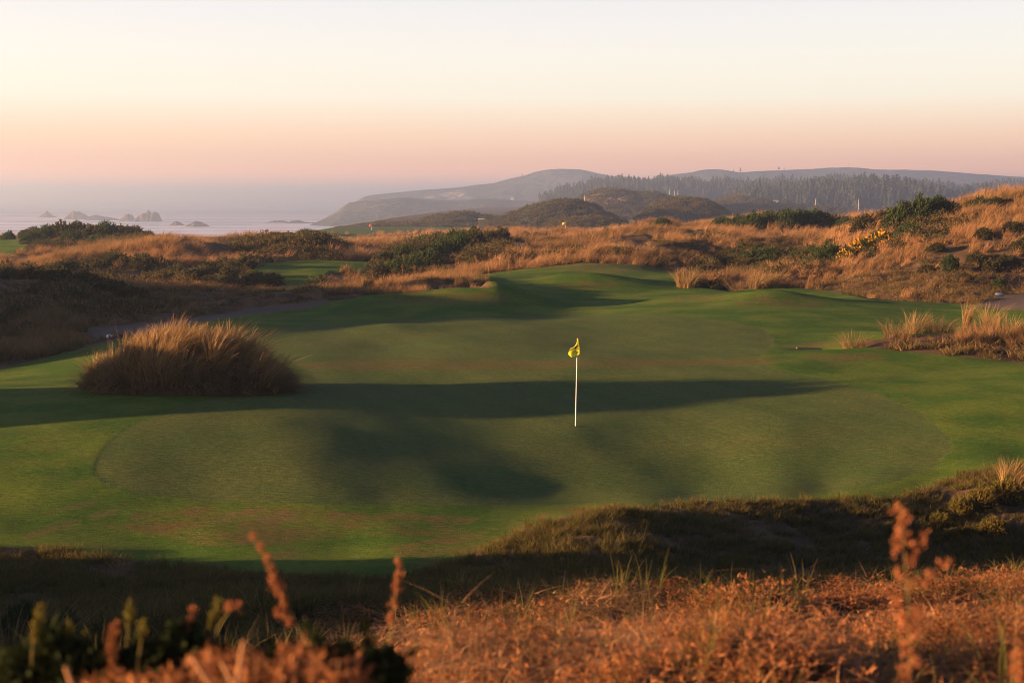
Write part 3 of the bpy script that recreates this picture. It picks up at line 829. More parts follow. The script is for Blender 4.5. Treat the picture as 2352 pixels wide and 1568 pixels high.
def scatter(name, variants, mats, pts, rot, scl, tint, label=None):
    """one object: tuft shapes and their growing places; instancing by geometry nodes"""
    nv = len(variants)
    parts, vid = [], []
    for i, pr in enumerate(variants):
        for p in pr:
            parts.append(p); vid.append(np.full(len(p[0]), i))
    V, F, T, Rr = merge([p[:4] for p in parts])
    mi = np.concatenate([np.full(len(p[1]), p[4]) for p in parts]).astype(np.int32)
    n = len(pts)
    me = mesh_from(name, np.concatenate([V, pts]), F, mats)
    me.polygons.foreach_set("material_index", mi)
    z = np.zeros(n)
    vattr(me, "along", np.concatenate([T, z])); vattr(me, "blade", np.concatenate([Rr, z]))
    vattr(me, "tint", np.concatenate([np.zeros(len(V)), tint]))
    vattr(me, "grow", np.concatenate([np.ones(len(V)), scl]))
    def ia(nm, arr):
        a = me.attributes.new(nm, "INT", "POINT"); a.data.foreach_set("value", arr.astype(np.int32))
    ia("shape", np.concatenate(vid + [np.full(n, -1)]))
    ia("pick", np.concatenate([np.zeros(len(V)), np.random.default_rng(n).integers(0, nv, n)]))
    a = me.attributes.new("turn", "FLOAT_VECTOR", "POINT")
    a.data.foreach_set("vector", np.concatenate([np.zeros((len(V), 3)), rot]).astype(np.float32).ravel())
    o = obj(name, me)
    g = bpy.data.node_groups.new(name + "_growth", "GeometryNodeTree")
    g.interface.new_socket("Geometry", in_out="INPUT", socket_type="NodeSocketGeometry")
    g.interface.new_socket("Geometry", in_out="OUTPUT", socket_type="NodeSocketGeometry")
    N, Lk = g.nodes, g.links
    gi, go = N.new("NodeGroupInput"), N.new("NodeGroupOutput")
    def named(nm, dt):
        q = N.new("GeometryNodeInputNamedAttribute"); q.data_type = dt; q.inputs["Name"].default_value = nm
        return q.outputs[0]
    def pick(val):
        c = N.new("FunctionNodeCompare"); c.data_type = "INT"; c.operation = "EQUAL"
        Lk.new(named("shape", "INT"), c.inputs[2]); c.inputs[3].default_value = val
        s = N.new("GeometryNodeSeparateGeometry"); s.domain = "POINT"
        Lk.new(gi.outputs[0], s.inputs[0]); Lk.new(c.outputs[0], s.inputs["Selection"])
        return s.outputs[0]
    join = N.new("GeometryNodeJoinGeometry")
    for i in range(nv):
        t = N.new("GeometryNodeGeometryToInstance")
        Lk.new(pick(i), t.inputs[0]); Lk.new(t.outputs[0], join.inputs[0])
    mp = N.new("GeometryNodeMeshToPoints"); Lk.new(pick(-1), mp.inputs["Mesh"])
    iop = N.new("GeometryNodeInstanceOnPoints")
    Lk.new(mp.outputs[0], iop.inputs["Points"]); Lk.new(join.outputs[0], iop.inputs["Instance"])
    iop.inputs["Pick Instance"].default_value = True
    Lk.new(named("pick", "INT"), iop.inputs["Instance Index"])
    e = N.new("FunctionNodeEulerToRotation"); Lk.new(named("turn", "FLOAT_VECTOR"), e.inputs[0])
    Lk.new(e.outputs[0], iop.inputs["Rotation"]); Lk.new(named("grow", "FLOAT"), iop.inputs["Scale"])
    Lk.new(iop.outputs[0], go.inputs[0])
    md = o.modifiers.new("growth", "NODES"); md.node_group = g
    tag(o, label, kind="stuff")
    return o

_cx = (XX[:, 1:] - XX[:, :-1]); _cyv = np.diff(np.exp(GL))[:, None]
CELL = 0.5 * (_cx[:-1] + _cx[1:]) * _cyv
def sample(dens, seed, umin=-260, umax=2600):
    r = np.random.default_rng(seed)
    d = 0.25 * (dens[:-1, :-1] + dens[1:, :-1] + dens[:-1, 1:] + dens[1:, 1:]) * CELL
    d = np.where((UG[:-1, :-1] > umin) & (UG[:-1, :-1] < umax), d, 0)
    k = r.poisson(np.clip(d, 0, 50))
    j, i = np.nonzero(k)
    rep = k[j, i]
    j = np.repeat(j, rep); i = np.repeat(i, rep)
    a, b = r.uniform(0, 1, len(j)), r.uniform(0, 1, len(j))
    def bl(A):
        return (A[j, i] * (1 - a) + A[j, i + 1] * a) * (1 - b) + (A[j + 1, i] * (1 - a) + A[j + 1, i + 1] * a) * b
    return np.stack([bl(XX), bl(YY), bl(ZZ)], -1), bl, r

def turns(r, n, full=False, tilt=0.12, span=0.7):
    z = r.uniform(-np.pi, np.pi, n) if full else r.normal(0, span, n)
    return np.stack([r.normal(0, tilt, n), r.normal(0, tilt, n), z], -1)

def zone(poly, y0, y1, soft=8, vs=2.0):
    return sstep(-soft, soft, cover(poly, y0, y1, 4, vs))


# ------------------------------------------------------------------ plants as things
def hemi(n, seed, lump=0.35, low=0.0):
    r = np.random.default_rng(seed)
    z = r.uniform(low, 1, n); a = r.uniform(0, 2 * np.pi, n)
    q = np.sqrt(1 - z * z)
    D = np.stack([q * np.cos(a), q * np.sin(a), z], -1)
    rad = 0.86 + lump * fbm(D[:, 0] * 2.6 + seed, D[:, 1] * 2.6 + D[:, 2] * 1.7, seed, 3)
    return D * (rad * r.uniform(0.82, 1.03, n))[:, None], D

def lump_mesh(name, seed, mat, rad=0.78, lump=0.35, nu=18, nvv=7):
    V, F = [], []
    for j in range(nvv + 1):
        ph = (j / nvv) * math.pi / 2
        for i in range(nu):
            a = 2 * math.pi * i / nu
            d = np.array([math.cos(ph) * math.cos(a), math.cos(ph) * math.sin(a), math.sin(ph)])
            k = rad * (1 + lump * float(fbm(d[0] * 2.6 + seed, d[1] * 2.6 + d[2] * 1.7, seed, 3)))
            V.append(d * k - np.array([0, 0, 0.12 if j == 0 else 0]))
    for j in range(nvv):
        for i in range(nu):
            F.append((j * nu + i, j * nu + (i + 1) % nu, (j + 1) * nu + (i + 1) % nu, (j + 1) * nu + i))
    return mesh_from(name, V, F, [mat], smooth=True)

def bush_shape(kind, seed, n=650, length=0.24, w=0.055, leafs=6, up=0.9):
    P, D = hemi(n, seed)
    D = D + np.array([0.15, 0, up])
    f = leaf_mesh("foliage", [(*sprigs(P, D, length, w, leafs, seed, 0.85), 0)], [LM[kind]])
    return f, lump_mesh("filler_core", seed, LM["twig"])  # solid dark lump added inside the leaves so nothing shows through
BSH = {}
def shapes(kind, near=False):
    k = (kind, near)
    if k not in BSH:
        if near:
            BSH[k] = [bush_shape(kind, s_, 2600, 0.17, 0.016, 9) for s_ in (3, 8)]
        elif kind == "scrub":
            BSH[k] = [bush_shape(kind, s_, 620, 0.20, 0.075, 6, 0.4) for s_ in (3, 8, 13)]
        else:
            BSH[k] = [bush_shape(kind, s_) for s_ in (3, 8, 13)]
    return BSH[k]

CLEAR = []
ORD = ["leftmost", "second from left", "third from left", "fourth from left", "fifth from left", "sixth from left", "seventh from left", "eighth from left", "ninth from left", "tenth from left",
       "eleventh from left", "twelfth from left", "thirteenth from left", "fourteenth from left", "fifteenth from left", "sixteenth from left", "seventeenth from left", "eighteenth from left", "nineteenth from left",
       "twentieth from left", "next to rightmost", "rightmost"]
def ranked(items, split=None):
    """place words for a bank of look-alike bushes: by row where the bank has two, then along the row"""
    out = {}
    for row_, sel in (("", [q for q in items]),) if split is None else (("front row, ", [q for q in items if q[1] < split]), ("back row, ", [q for q in items if q[1] >= split])):
        sel = sorted(sel)
        for k_, q in enumerate(sel):
            out[q] = row_ + ("rightmost" if k_ == len(sel) - 1 else ORD[k_])
    return out
def bush(name, U, Y, wpx, hpx, kind, label, cat="bush", group=None, sink=0.12, near=False, depth=0.8, rz=None):
    """a bush standing on the ground; wpx/hpx are its surveyed size at distance Y"""
    if Y > 50:
        k_ = 1.0 if (Y > 145 and U < 480) else 1.25
        if 125 < Y < 146 and 550 < U < 800:
            k_ = 0.55
        if 170 < Y < 190 and 1600 < U < 2000:
            k_ = 0.82
        if Y > 120 and U > 2000:
            k_ = 0.75
        wpx, hpx = wpx * 1.12, hpx * k_
        CLEAR.append(((U - 1176) / FP * Y, Y, wpx / FP * Y * 0.5))
    r = random.Random(int(U * 7 + Y * 13))
    W = wpx / FP * Y * 0.5; H = hpx / FP * Y
    f, c = r.choice(shapes(kind, near))
    e = bpy.data.objects.new(name, None)
    col.objects.link(e)
    e.location = gp(U, Y, -sink * H)
    e.scale = (W, W * depth, H * 1.05)
    tag(e, label, cat, group)
    for nm, me in (("foliage", f), ("filler_core", c)):
        o = obj(nm, me, e)
        o.rotation_euler.z = rz if rz is not None else r.uniform(-0.6, 0.6)
    return e

DK = "dark gorse bush in the hedge line below the forest"
BANK = [(1655, 186, 46, 26), (1690, 180, 60, 38), (1725, 178, 64, 46), (1762, 180, 60, 48), (1800, 178, 66, 52), (1838, 180, 62, 50), (1872, 182, 56, 42), (1905, 180, 60, 36), (1940, 178, 56, 34), (1975, 176, 56, 34)]
PL = ranked(BANK)
for (U, Y, w, h) in BANK:
    bush("gorse_bush", U, Y, w, h, "gorse", DK + ", " + PL[(U, Y, w, h)], group="gorse bushes of the dark hedge line")
SB = "dark scrub bush on the seaward dune"
BANK = [(75, 178, 50, 26), (105, 182, 56, 34), (140, 186, 66, 40), (178, 188, 60, 34), (120, 170, 60, 28), (165, 172, 62, 34), (210, 180, 64, 36), (245, 184, 60, 34), (280, 184, 56, 32), (310, 182, 50, 24), (90, 166, 46, 20), (225, 168, 56, 26), (265, 170, 50, 22)]
PL = ranked(BANK, 176)
for (U, Y, w, h) in BANK:
    bush("scrub_bush", U, Y, w, h, "gorse" if U % 2 else "scrub", SB + ", " + PL[(U, Y, w, h)], group="dark scrub on the dune by the sea")
bush("gorse_bush", 22, 195, 34, 18, "gorse", "small gorse bush on the crest at the left edge above the far fairway")
bush("gorse_bush", 66, 200, 40, 20, "gorse", "ragged gorse bush against the sea beside the far left fairway")
bush("gorse_bush", 372, 150, 62, 22, "gorse", "wide low green gorse bush on the dune crest right of the dark dune")
bush("gorse_bush", 405, 152, 36, 18, "gorse", "round green gorse bush standing against the surf, middle of the crest three")
bush("gorse_bush", 458, 152, 34, 15, "gorse", "small green gorse bush alone on the dune crest against the surf")
LS = "dark scrub on the left dune's right shoulder"
BANK = [(590, 140, 50, 26), (625, 142, 60, 32), (665, 142, 62, 34), (705, 142, 62, 36), (742, 140, 52, 30), (768, 138, 34, 20), (612, 134, 46, 22), (650, 133, 54, 24), (695, 133, 54, 26), (735, 133, 48, 26)]
PL = ranked(BANK, 139)
for (U, Y, w, h) in BANK:
    bush("scrub_bush", U, Y, w, h, "scrub" if U % 3 else "gorse", LS + ", " + PL[(U, Y, w, h)], group="scrub on the right shoulder of the left dune")
LD = "green brown scrub on the left dune's face"
BANK = [(262, 118, 70, 26), (330, 116, 60, 26), (410, 114, 70, 30), (470, 113, 74, 30), (525, 111, 66, 30), (575, 110, 62, 28), (620, 110, 60, 26), (360, 110, 56, 20), (440, 108, 66, 22), (510, 107, 60, 22), (150, 116, 60, 18), (560, 118, 64, 30), (90, 112, 50, 14), (300, 108, 50, 16)]
PL = ranked(BANK, 112.5)
for (U, Y, w, h) in BANK:
    bush("scrub_bush", U, Y, w, h, "scrub", LD + ", " + PL[(U, Y, w, h)], group="scrub on the face of the left dune")
VL = "low dark scrub patch in the shaded left vale"
BANK = [(20, 88, 70, 22), (70, 86, 80, 26), (130, 84, 84, 28), (190, 82, 86, 30), (245, 80, 84, 28), (295, 78, 80, 26), (330, 77, 56, 18), (100, 78, 80, 20), (170, 76, 80, 20), (230, 74, 70, 16), (10, 74, 60, 20), (30, 66, 70, 34), (-20, 62, 80, 40), (55, 62, 60, 26)]
PL = ranked(BANK, 77.5)
for (U, Y, w, h) in BANK:
    bush("scrub_bush", U, Y, w, h, "scrub", VL + ", " + PL[(U, Y, w, h)], group="low scrub in the shaded vale")
MD = "dark bush in the hollow behind the straw ridge"
BANK = [(872, 112, 60, 30), (905, 116, 66, 34), (945, 118, 66, 34), (985, 120, 66, 36), (880, 124, 56, 28), (925, 128, 60, 32), (970, 130, 62, 34), (1015, 132, 62, 36), (1055, 134, 60, 36), (1090, 140, 56, 34), (950, 145, 58, 30), (1000, 150, 60, 32), (1045, 152, 56, 30), (1085, 156, 54, 28), (1120, 150, 52, 28), (1150, 160, 46, 24), (1130, 176, 40, 18), (1055, 170, 50, 20), (1005, 172, 52, 20)]
PL = ranked(BANK, 133)
for (U, Y, w, h) in BANK:
    bush("gorse_bush", U, Y, w, h, "gorse" if U % 2 else "scrub", MD + ", " + PL[(U, Y, w, h)], group="gorse of the shaded hollow")
bush("leafy_bush", 882, 142, 34, 26, "bright", "yellow green leafy bush, tallest at the left end of the hollow thicket")
bush("leafy_bush", 912, 143, 32, 18, "bright", "yellow green leafy bush next right of the tallest leafy one")
bush("leafy_bush", 938, 144, 30, 15, "bright", "lowest yellow green leafy bush at the right of the leafy row")
bush("gorse_bush", 975, 168, 60, 18, "bright", "sunlit green bush on top of the hollow thicket by straw grass")
CR = "low dark bush behind the sandy path"
BANK = [(1230, 185, 50, 18), (1262, 188, 46, 18), (1290, 188, 44, 16), (1320, 190, 40, 12), (1205, 180, 40, 16)]
PL = ranked(BANK)
for (U, Y, w, h) in BANK:
    bush("scrub_bush", U, Y, w, h, "scrub", CR + ", " + PL[(U, Y, w, h)], group="low bushes behind the sandy path")
bush("gorse_bush", 1392, 200, 26, 16, "scrub", "small brown bush on the straw skyline left of the hedge line")
bush("gorse_bush", 1520, 196, 44, 14, "gorse", "low dark bush on the straw skyline nearest the round knoll")
bush("gorse_bush", 1605, 150, 70, 14, "gorse", "flat dark green bush lying in the straw below the hedge line")
bush("gorse_bush", 1650, 152, 66, 16, "gorse", "flat green bush with grass on top below the hedge line's left end")
RS = "blue green scrub on the rise right of the far green"
BANK = [(1640, 120, 60, 18), (1690, 120, 66, 24), (1735, 118, 72, 30), (1775, 120, 70, 30), (1812, 118, 60, 26), (1720, 112, 64, 26), (1765, 112, 60, 24), (1670, 126, 60, 18), (1790, 126, 60, 22)]
PL = ranked(BANK, 117)
for (U, Y, w, h) in BANK:
    bush("scrub_bush", U, Y, w, h, "gorse" if U % 2 else "scrub", RS + ", " + PL[(U, Y, w, h)], group="scrub on the rise right of the far green")
SH = "dark shaded bush at the foot of the right hill"
for (U, Y, w, h) in [(1838, 112, 54, 26), (1868, 112, 50, 28), (1600, 93.5, 50, 30), (1635, 93.5, 52, 28), (1665, 93.5, 42, 22), (1585, 95, 36, 26)]:
    if U > 1800:
        bush("scrub_bush", U, Y, w, h, "gorse", SH + (", left one" if U < 1850 else ", right one"), group="shaded bushes at the foot of the right hill")
    else:
        bush("scrub_bush", U, Y, w, h, "scrub", "dark overhanging bush on the shadowed bunker's brow, " + {1585: "leftmost", 1600: "second from left", 1635: "third from left", 1665: "rightmost"}[U], group="bushes on the bunker brow")
bush("gorse_bush", 1905, 108, 60, 38, "gorse", "deep green gorse bush directly left of the yellow blossom")
bush("gorse_bush", 1880, 106, 48, 36, "gorse", "lowest deep green gorse bush left of the yellow blossom")
bush("gorse_bush", 2062, 116, 70, 44, "gorse", "green gorse bush directly right of the yellow blossom")
bush("gorse_bush", 2105, 116, 76, 46, "gorse", "broad blue green gorse bush uphill of the yellow blossom, middle one")
bush("gorse_bush", 2150, 117, 74, 42, "gorse", "blue green gorse bush highest in the band right of the blossom")
bush("gorse_bush", 2085, 108, 70, 30, "gorse", "low blue green gorse bush below the band right of the blossom")
bush("gorse_bush", 1985, 121, 60, 28, "scrub", "olive bush standing above the yellow blossom")
bush("gorse_bush", 2040, 124, 60, 32, "scrub", "olive bush on the hill shoulder between blossom and crest gorse")
bush("gorse_bush", 2102, 123, 60, 34, "gorse", "dark gorse bush on the right hill's skyline, left of two")
bush("gorse_bush", 2146, 124, 62, 36, "gorse", "dark gorse bush on the right hill's skyline, right of two")
bush("gorse_bush", 2020, 136, 70, 22, "gorse", "low gorse bush where the hedge line meets the right hill")
bush("gorse_bush", 2250, 116, 70, 26, "gorse", "dark gorse bush lying diagonally in straw near the hilltop")
bush("gorse_bush", 2285, 117, 50, 20, "gorse", "smaller dark gorse bush beside the diagonal one near the hilltop")
bush("pine_shrub", 2180, 92, 42, 32, "gorse", "small bright green pine shrub alone on the dry slope", "shrub")
bush("pine_shrub", 2297, 86, 34, 18, "gorse", "tiny green shrub on the dry slope above the gravel", "shrub")
LV = "leafy olive shrub on the right hill's dry slope"
BANK = [(2240, 94, 46, 18), (2275, 92, 50, 22), (2315, 93, 50, 20), (2345, 95, 46, 22), (2255, 99, 50, 18), (2325, 101, 50, 20), (2130, 93, 46, 14), (2215, 88, 40, 10), (2150, 97, 46, 14)]
PL = ranked(BANK, 94.5)
for (U, Y, w, h) in BANK:
    bush("leafy_shrub", U, Y, w, h, "scrub", LV + ", " + PL[(U, Y, w, h)], "shrub", "leafy shrubs on the dry slope")

def blossom(U, Y, wpx, hpx, label):
    e = bush("flowering_gorse", U, Y, wpx, hpx, "gorse", label, "bush")
    P, D = hemi(330, int(U))
    P = P[P[:, 1] < 0.45]; D = np.array(P) + [0, -0.2, 0.6]
    obj("blossom", leaf_mesh("blossom", [(*sprigs(P * 1.06, D, 0.16, 0.09, 7, int(U), 1.2), 0)], [LM["bloom"]]), e)
blossom(1948, 104.5, 56, 26, "gorse bush in orange yellow bloom, lowest of the three on the hill")
blossom(1983, 106.5, 58, 30, "gorse bush in orange yellow bloom, middle of the three on the hill")
blossom(2020, 110, 56, 28, "gorse bush in orange yellow bloom, highest of the three on the hill")

# ---------------- the great tussock by the green
def great_tussock():
    e = bpy.data.objects.new("grass_tussock", None)
    col.objects.link(e)
    b = gp(428, 39.4)
    e.location = b
    tag(e, "great domed tussock of straw dune grass beside the green", "tussock")
    rx, ry = 2.85, 2.5
    r = np.random.default_rng(5)
    n = 15000
    rad = np.sqrt(r.uniform(0, 1, n)); a = r.uniform(0, 2 * np.pi, n)
    px, py = rad * np.cos(a), rad * np.sin(a)
    # the tussock is many tufts crowded together: every blade belongs to one and splays from its heart
    nc = 120
    ca, cr = r.uniform(0, 2 * np.pi, nc), np.sqrt(r.uniform(0, 1, nc))
    cxy = np.stack([cr * np.cos(ca), cr * np.sin(ca)], -1)
    near = np.argmin((px[:, None] - cxy[None, :, 0]) ** 2 + (py[:, None] - cxy[None, :, 1]) ** 2, 1)
    off = np.stack([px, py], -1) - cxy[near]
    px, py = cxy[near, 0] + off[:, 0] * 0.75, cxy[near, 1] + off[:, 1] * 0.75
    tone = r.uniform(-1, 1, nc)[near]
    def dome(px, py):
        d = np.sqrt(px * px + py * py)
        h = 1.36 * np.clip(1 - d ** 2.2, 0, 1) ** 0.75
        return h * (0.80 + 0.26 * np.exp(-((px - 0.25) / 0.55) ** 2)) * (1 + 0.16 * fbm(px * 4, py * 4, 5, 3))
    pz = dome(px, py)
    e_ = 0.02
    gx = (dome(px + e_, py) - dome(px - e_, py)) / (2 * e_) / rx
    gy = (dome(px, py + e_) - dome(px, py - e_)) / (2 * e_) / ry
    X, Yv = px * rx, py * ry
    gz = ground(X + b.x, Yv + b.y) - b.z
    out = np.stack([-gx, -gy], -1)
    nrm = np.linalg.norm(out, axis=1)[:, None]
    out = out / np.maximum(nrm, 1e-3) * np.minimum(nrm, 1.3)
    # locks: blades near each other bend alike
    lock = np.stack([fbm(px * 7, py * 7, 8, 2), fbm(px * 7 + 40, py * 7, 9, 2)], -1) * 2.6
    wind = np.array([0.42, -0.05])
    od = out * 0.62 + off * 7.0 + 0.25 * lock + r.normal(0, 0.15, (n, 2))
    wob = 1 + 0.13 * fbm(np.arctan2(py, px) * 1.6 + 5, px * 0 + 2.0, 23, 3)
    base = np.stack([X * wob, Yv * wob, gz + pz * 0.93 - 0.05], -1)
    keep = fbm(px * 5.5 + 3, py * 5.5, 17, 2) + r.normal(0, 0.25, n) > -0.22
    keep = keep | True
    od, base, tone = od[keep], base[keep], tone[keep]; n = int(keep.sum())
    base[:, 2] += 0.16 * tone
    blade_draw = r.uniform(0, 1, n)  # random draw between straw and brown blades
    sel = blade_draw < 0.62 + 0.3 * tone
    def bl_(m, h, w, sd, dr):
        return blades(int(m.sum()), h * (1 + 0.32 * tone[m]), 0.1, 0.62, 0.34, w, dr, 4, 0.55, base=base[m], outdir=od[m], seed=sd)
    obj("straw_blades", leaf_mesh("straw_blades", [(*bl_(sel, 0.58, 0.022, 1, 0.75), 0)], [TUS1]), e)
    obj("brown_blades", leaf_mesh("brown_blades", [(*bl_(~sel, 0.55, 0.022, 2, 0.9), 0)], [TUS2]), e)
    # fallen fringe round the foot
    k = 6500
    fa = r.uniform(0, 2 * np.pi, k); fr = r.uniform(0.74, 1.04, k) * (1 + 0.15 * fbm(fa * 1.6 + 5, fa * 0 + 2.0, 23, 3))
    fb = np.stack([fr * np.cos(fa) * rx, fr * np.sin(fa) * ry, np.zeros(k)], -1)
    fb[:, 2] = ground(fb[:, 0] + b.x, fb[:, 1] + b.y) - b.z + dome(np.clip(fr, 0, 1) * np.cos(fa), np.clip(fr, 0, 1) * np.sin(fa)) * 0.85 + r.uniform(-0.02, 0.1, k)
    fo = np.stack([np.cos(fa) * 0.7 + r.normal(0.3, 0.6, k), np.sin(fa) * 0.9 + r.normal(0, 0.4, k)], -1)
    obj("fallen_blades", leaf_mesh("fallen_blades", [(*blades(k, 0.60, 0.1, 0.8, 0.2, 0.022, 0.62, 4, 0.4, base=fb, outdir=fo, seed=4, upright=0.42), 0)], [TUS2]), e)
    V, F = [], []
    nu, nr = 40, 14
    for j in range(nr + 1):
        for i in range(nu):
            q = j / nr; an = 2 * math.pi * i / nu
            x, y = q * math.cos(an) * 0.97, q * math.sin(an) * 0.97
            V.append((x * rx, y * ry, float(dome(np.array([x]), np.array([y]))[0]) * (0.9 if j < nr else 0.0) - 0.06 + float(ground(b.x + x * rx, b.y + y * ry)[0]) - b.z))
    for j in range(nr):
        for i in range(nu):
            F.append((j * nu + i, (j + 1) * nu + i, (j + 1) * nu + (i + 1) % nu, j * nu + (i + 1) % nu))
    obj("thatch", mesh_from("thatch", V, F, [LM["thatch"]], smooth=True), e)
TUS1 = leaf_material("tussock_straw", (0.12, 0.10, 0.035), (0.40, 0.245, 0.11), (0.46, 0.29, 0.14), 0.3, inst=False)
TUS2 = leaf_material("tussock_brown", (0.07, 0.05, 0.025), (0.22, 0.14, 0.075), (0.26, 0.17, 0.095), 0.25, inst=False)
great_tussock()

# single tufts one can tell apart
def tuft(name, U, Y, hpx, label, n=160, kind="straw", spread=0.16, lean=0.3, wind=0.3, w=0.014, seed=1, group=None):
    h = hpx / FP * Y
    o = obj(name, leaf_mesh(name, [(*blades(n, h, spread, lean, wind, w, 0.5, 4, 0.35, seed=seed), 0)], [TUS1 if kind == "straw" else TUS2]))
    o.location = gp(U, Y, -0.03)
    return tag(o, label, "grass tuft", group)
tuft("grass_tuft", 2222, 56, 62, "tall upright sheaf of straw grass on the bank right of the green", 200, spread=0.14, lean=0.16, wind=0.30, seed=3)
tuft("grass_tuft", 2275, 55, 56, "loose straw grass sheaf right of the tall upright one on the bank", 170, spread=0.30, lean=0.5, seed=4)
tuft("grass_tuft", 2105, 54, 52, "bristly tuft on the bank with long straws leaning out of it", 190, spread=0.34, lean=0.5, wind=0.35, seed=5)
tuft("grass_tuft", 2060, 53, 44, "wide brown tuft near the left shoulder of the bank", 240, "brown", 0.45, 0.6, 0.2, seed=6)
tuft("grass_tuft", 1965, 51.5, 42, "isolated dark bristly tuft at the low left end of the bank", 260, "brown", 0.42, 0.6, 0.1, seed=7)
tuft("grass_tuft", 2160, 54, 40, "sprawling brown tuft between the bristly tuft and tall sheaf", 240, "brown", 0.5, 0.8, 0.2, seed=8)
tuft("grass_tuft", 2325, 53, 48, "sprawling straw tuft at the right end of the bank", 240, "straw", 0.5, 0.7, 0.2, seed=9)
for k, (U, w_) in enumerate([(1575, 0.6), (1700, 0.5), (1738, 0.55), (1772, 0.5)]):
    tuft("grass_tuft", U, 91.5 + (k % 2), 40 if k else 46, ["rounded straw tussock at the left lip of the shadowed bunker", "straw tussock at the right lip of the shadowed bunker",
         "pale straw tussock second from the bunker's right lip", "pale straw tussock third from the bunker's right lip"][k], 260, "straw", w_, 0.7, 0.15, 0.028, seed=20 + k)
tuft("grass_tuft", 800, 15.2, 62, "slender pale grass stems on the crest above the foreground", 12, "straw", 0.05, 0.25, 0.1, 0.007, seed=31)
tuft("grass_tuft", 840, 15.0, 40, "drooping pale grass tuft right of the slender stems", 60, "brown", 0.10, 0.9, -0.2, 0.006, seed=32)
tuft("grass_tuft", 1060, 17.0, 46, "upright dry straw tuft at the left foot of the front mound", 50, "straw", 0.16, 0.3, 0.0, 0.007, seed=33)
tuft("grass_tuft", 1320, 20.5, 36, "bleached straw tuft in the trough below the front mound", 40, "straw", 0.2, 0.6, 0.0, 0.008, seed=34)
tuft("grass_tuft", 2250, 27.2, 50, "pale arching grass tuft on the leafy hummock at the right", 90, "straw", 0.16, 0.8, 0.1, 0.010, seed=35)
tuft("grass_tuft", 2340, 28.0, 62, "tall straw tuft cut by the right picture edge above the hummock", 140, "straw", 0.2, 0.5, 0.2, 0.010, seed=36)
tuft("grass_tuft", 250, 21.0, 26, "curled straw tuft lying on the apron by the left bushes", 80, "straw", 0.16, 1.0, 0.1, 0.008, seed=37)

# the leafy hummock at the right edge of the green
HM = "small yellow and reddish leaved bush on the right hummock"
BANK = [(2180, 26.6, 60, 30), (2225, 27.0, 70, 44), (2275, 27.2, 76, 46), (2330, 27.4, 80, 50), (2205, 26.0, 60, 24), (2300, 26.2, 80, 34)]
PL = ranked(BANK, 26.5)
for (U, Y, w, h) in BANK:
    bush("leafy_shrub", U, Y, w, h, "hum", HM + ", " + PL[(U, Y, w, h)], "shrub", "leafy shrubs on the right hummock")
# left foreground thicket
bush("gorse_bush", 20, 13.2, 190, 120, "gorse", "dark spiky gorse bush at the left edge with sunlit tips", near=True)
bush("gorse_bush", 120, 13.4, 150, 84, "gorse", "dark gorse bush right of the edge gorse, below the bright apron", near=True)
bush("leafy_shrub", 225, 12.4, 150, 60, "scrub", "dark glossy leaved shrub in the shade by the left thicket", "shrub", near=True)
bush("leafy_shrub", 95, 11.2, 200, 84, "scrub", "dark leafy shrub low in front of the left gorse thicket", "shrub", near=True)
bush("gorse_bush", -10, 10.6, 200, 100, "gorse", "shaded gorse bush cut by the left edge, lower of two", near=True)
for k, (U, Y, h) in enumerate([(40, 13.0, 150), (100, 13.2, 130), (170, 13.4, 100), (10, 12.2, 150)]):
    tuft("grass_tuft", U, Y, h, ["long green grass spray over the left edge gorse", "long straw tipped grass spray second from the left edge", "short grass spray at the right of the left thicket", "green grass spray cut by the left edge"][k],
         70, "straw" if k % 2 else "brown", 0.25, 0.5, 0.25, 0.008, seed=60 + k)

# ---------------- dry flower stalks on the straw ridge
def tube(pts, radii, ns=6):
    V, F = [], []
    n = len(pts)
    for k, (p, q) in enumerate(zip(pts, radii)):
        p = Vector(p)
        d = (Vector(pts[min(k + 1, n - 1)]) - Vector(pts[max(k - 1, 0)])).normalized()
        u = d.cross(Vector((0.3, 1, 0.1))).normalized(); v = d.cross(u)
        for i in range(ns):
            a = 2 * math.pi * i / ns
            V.append(p + (u * math.cos(a) + v * math.sin(a)) * q)
    for k in range(n - 1):
        for i in range(ns):
            F.append((k * ns + i, k * ns + (i + 1) % ns, (k + 1) * ns + (i + 1) % ns, (k + 1) * ns + i))
    F.append(tuple(reversed([0, 1, 2, 3])) if ns == 4 else (0, 2, 1, -1))
    return np.array([tuple(v_) for v_ in V]), F
M_STEM = plain("dry_stem", (0.22, 0.12, 0.06), 0.9, 0.05, 0.3, 30)
M_GSTEM = plain("green_stem", (0.10, 0.085, 0.03), 0.9, 0.05, 0.3, 30)
M_WHITE = plain("white_paint", (0.72, 0.70, 0.66), 0.45, 0.4, 0.05, 5)
M_GREY = plain("weathered_wood", (0.30, 0.26, 0.22), 0.9, 0.1, 0.3, 9)
M_BONE = plain("bleached_trunk", (0.34, 0.29, 0.25), 0.9, 0.1, 0.25, 3)

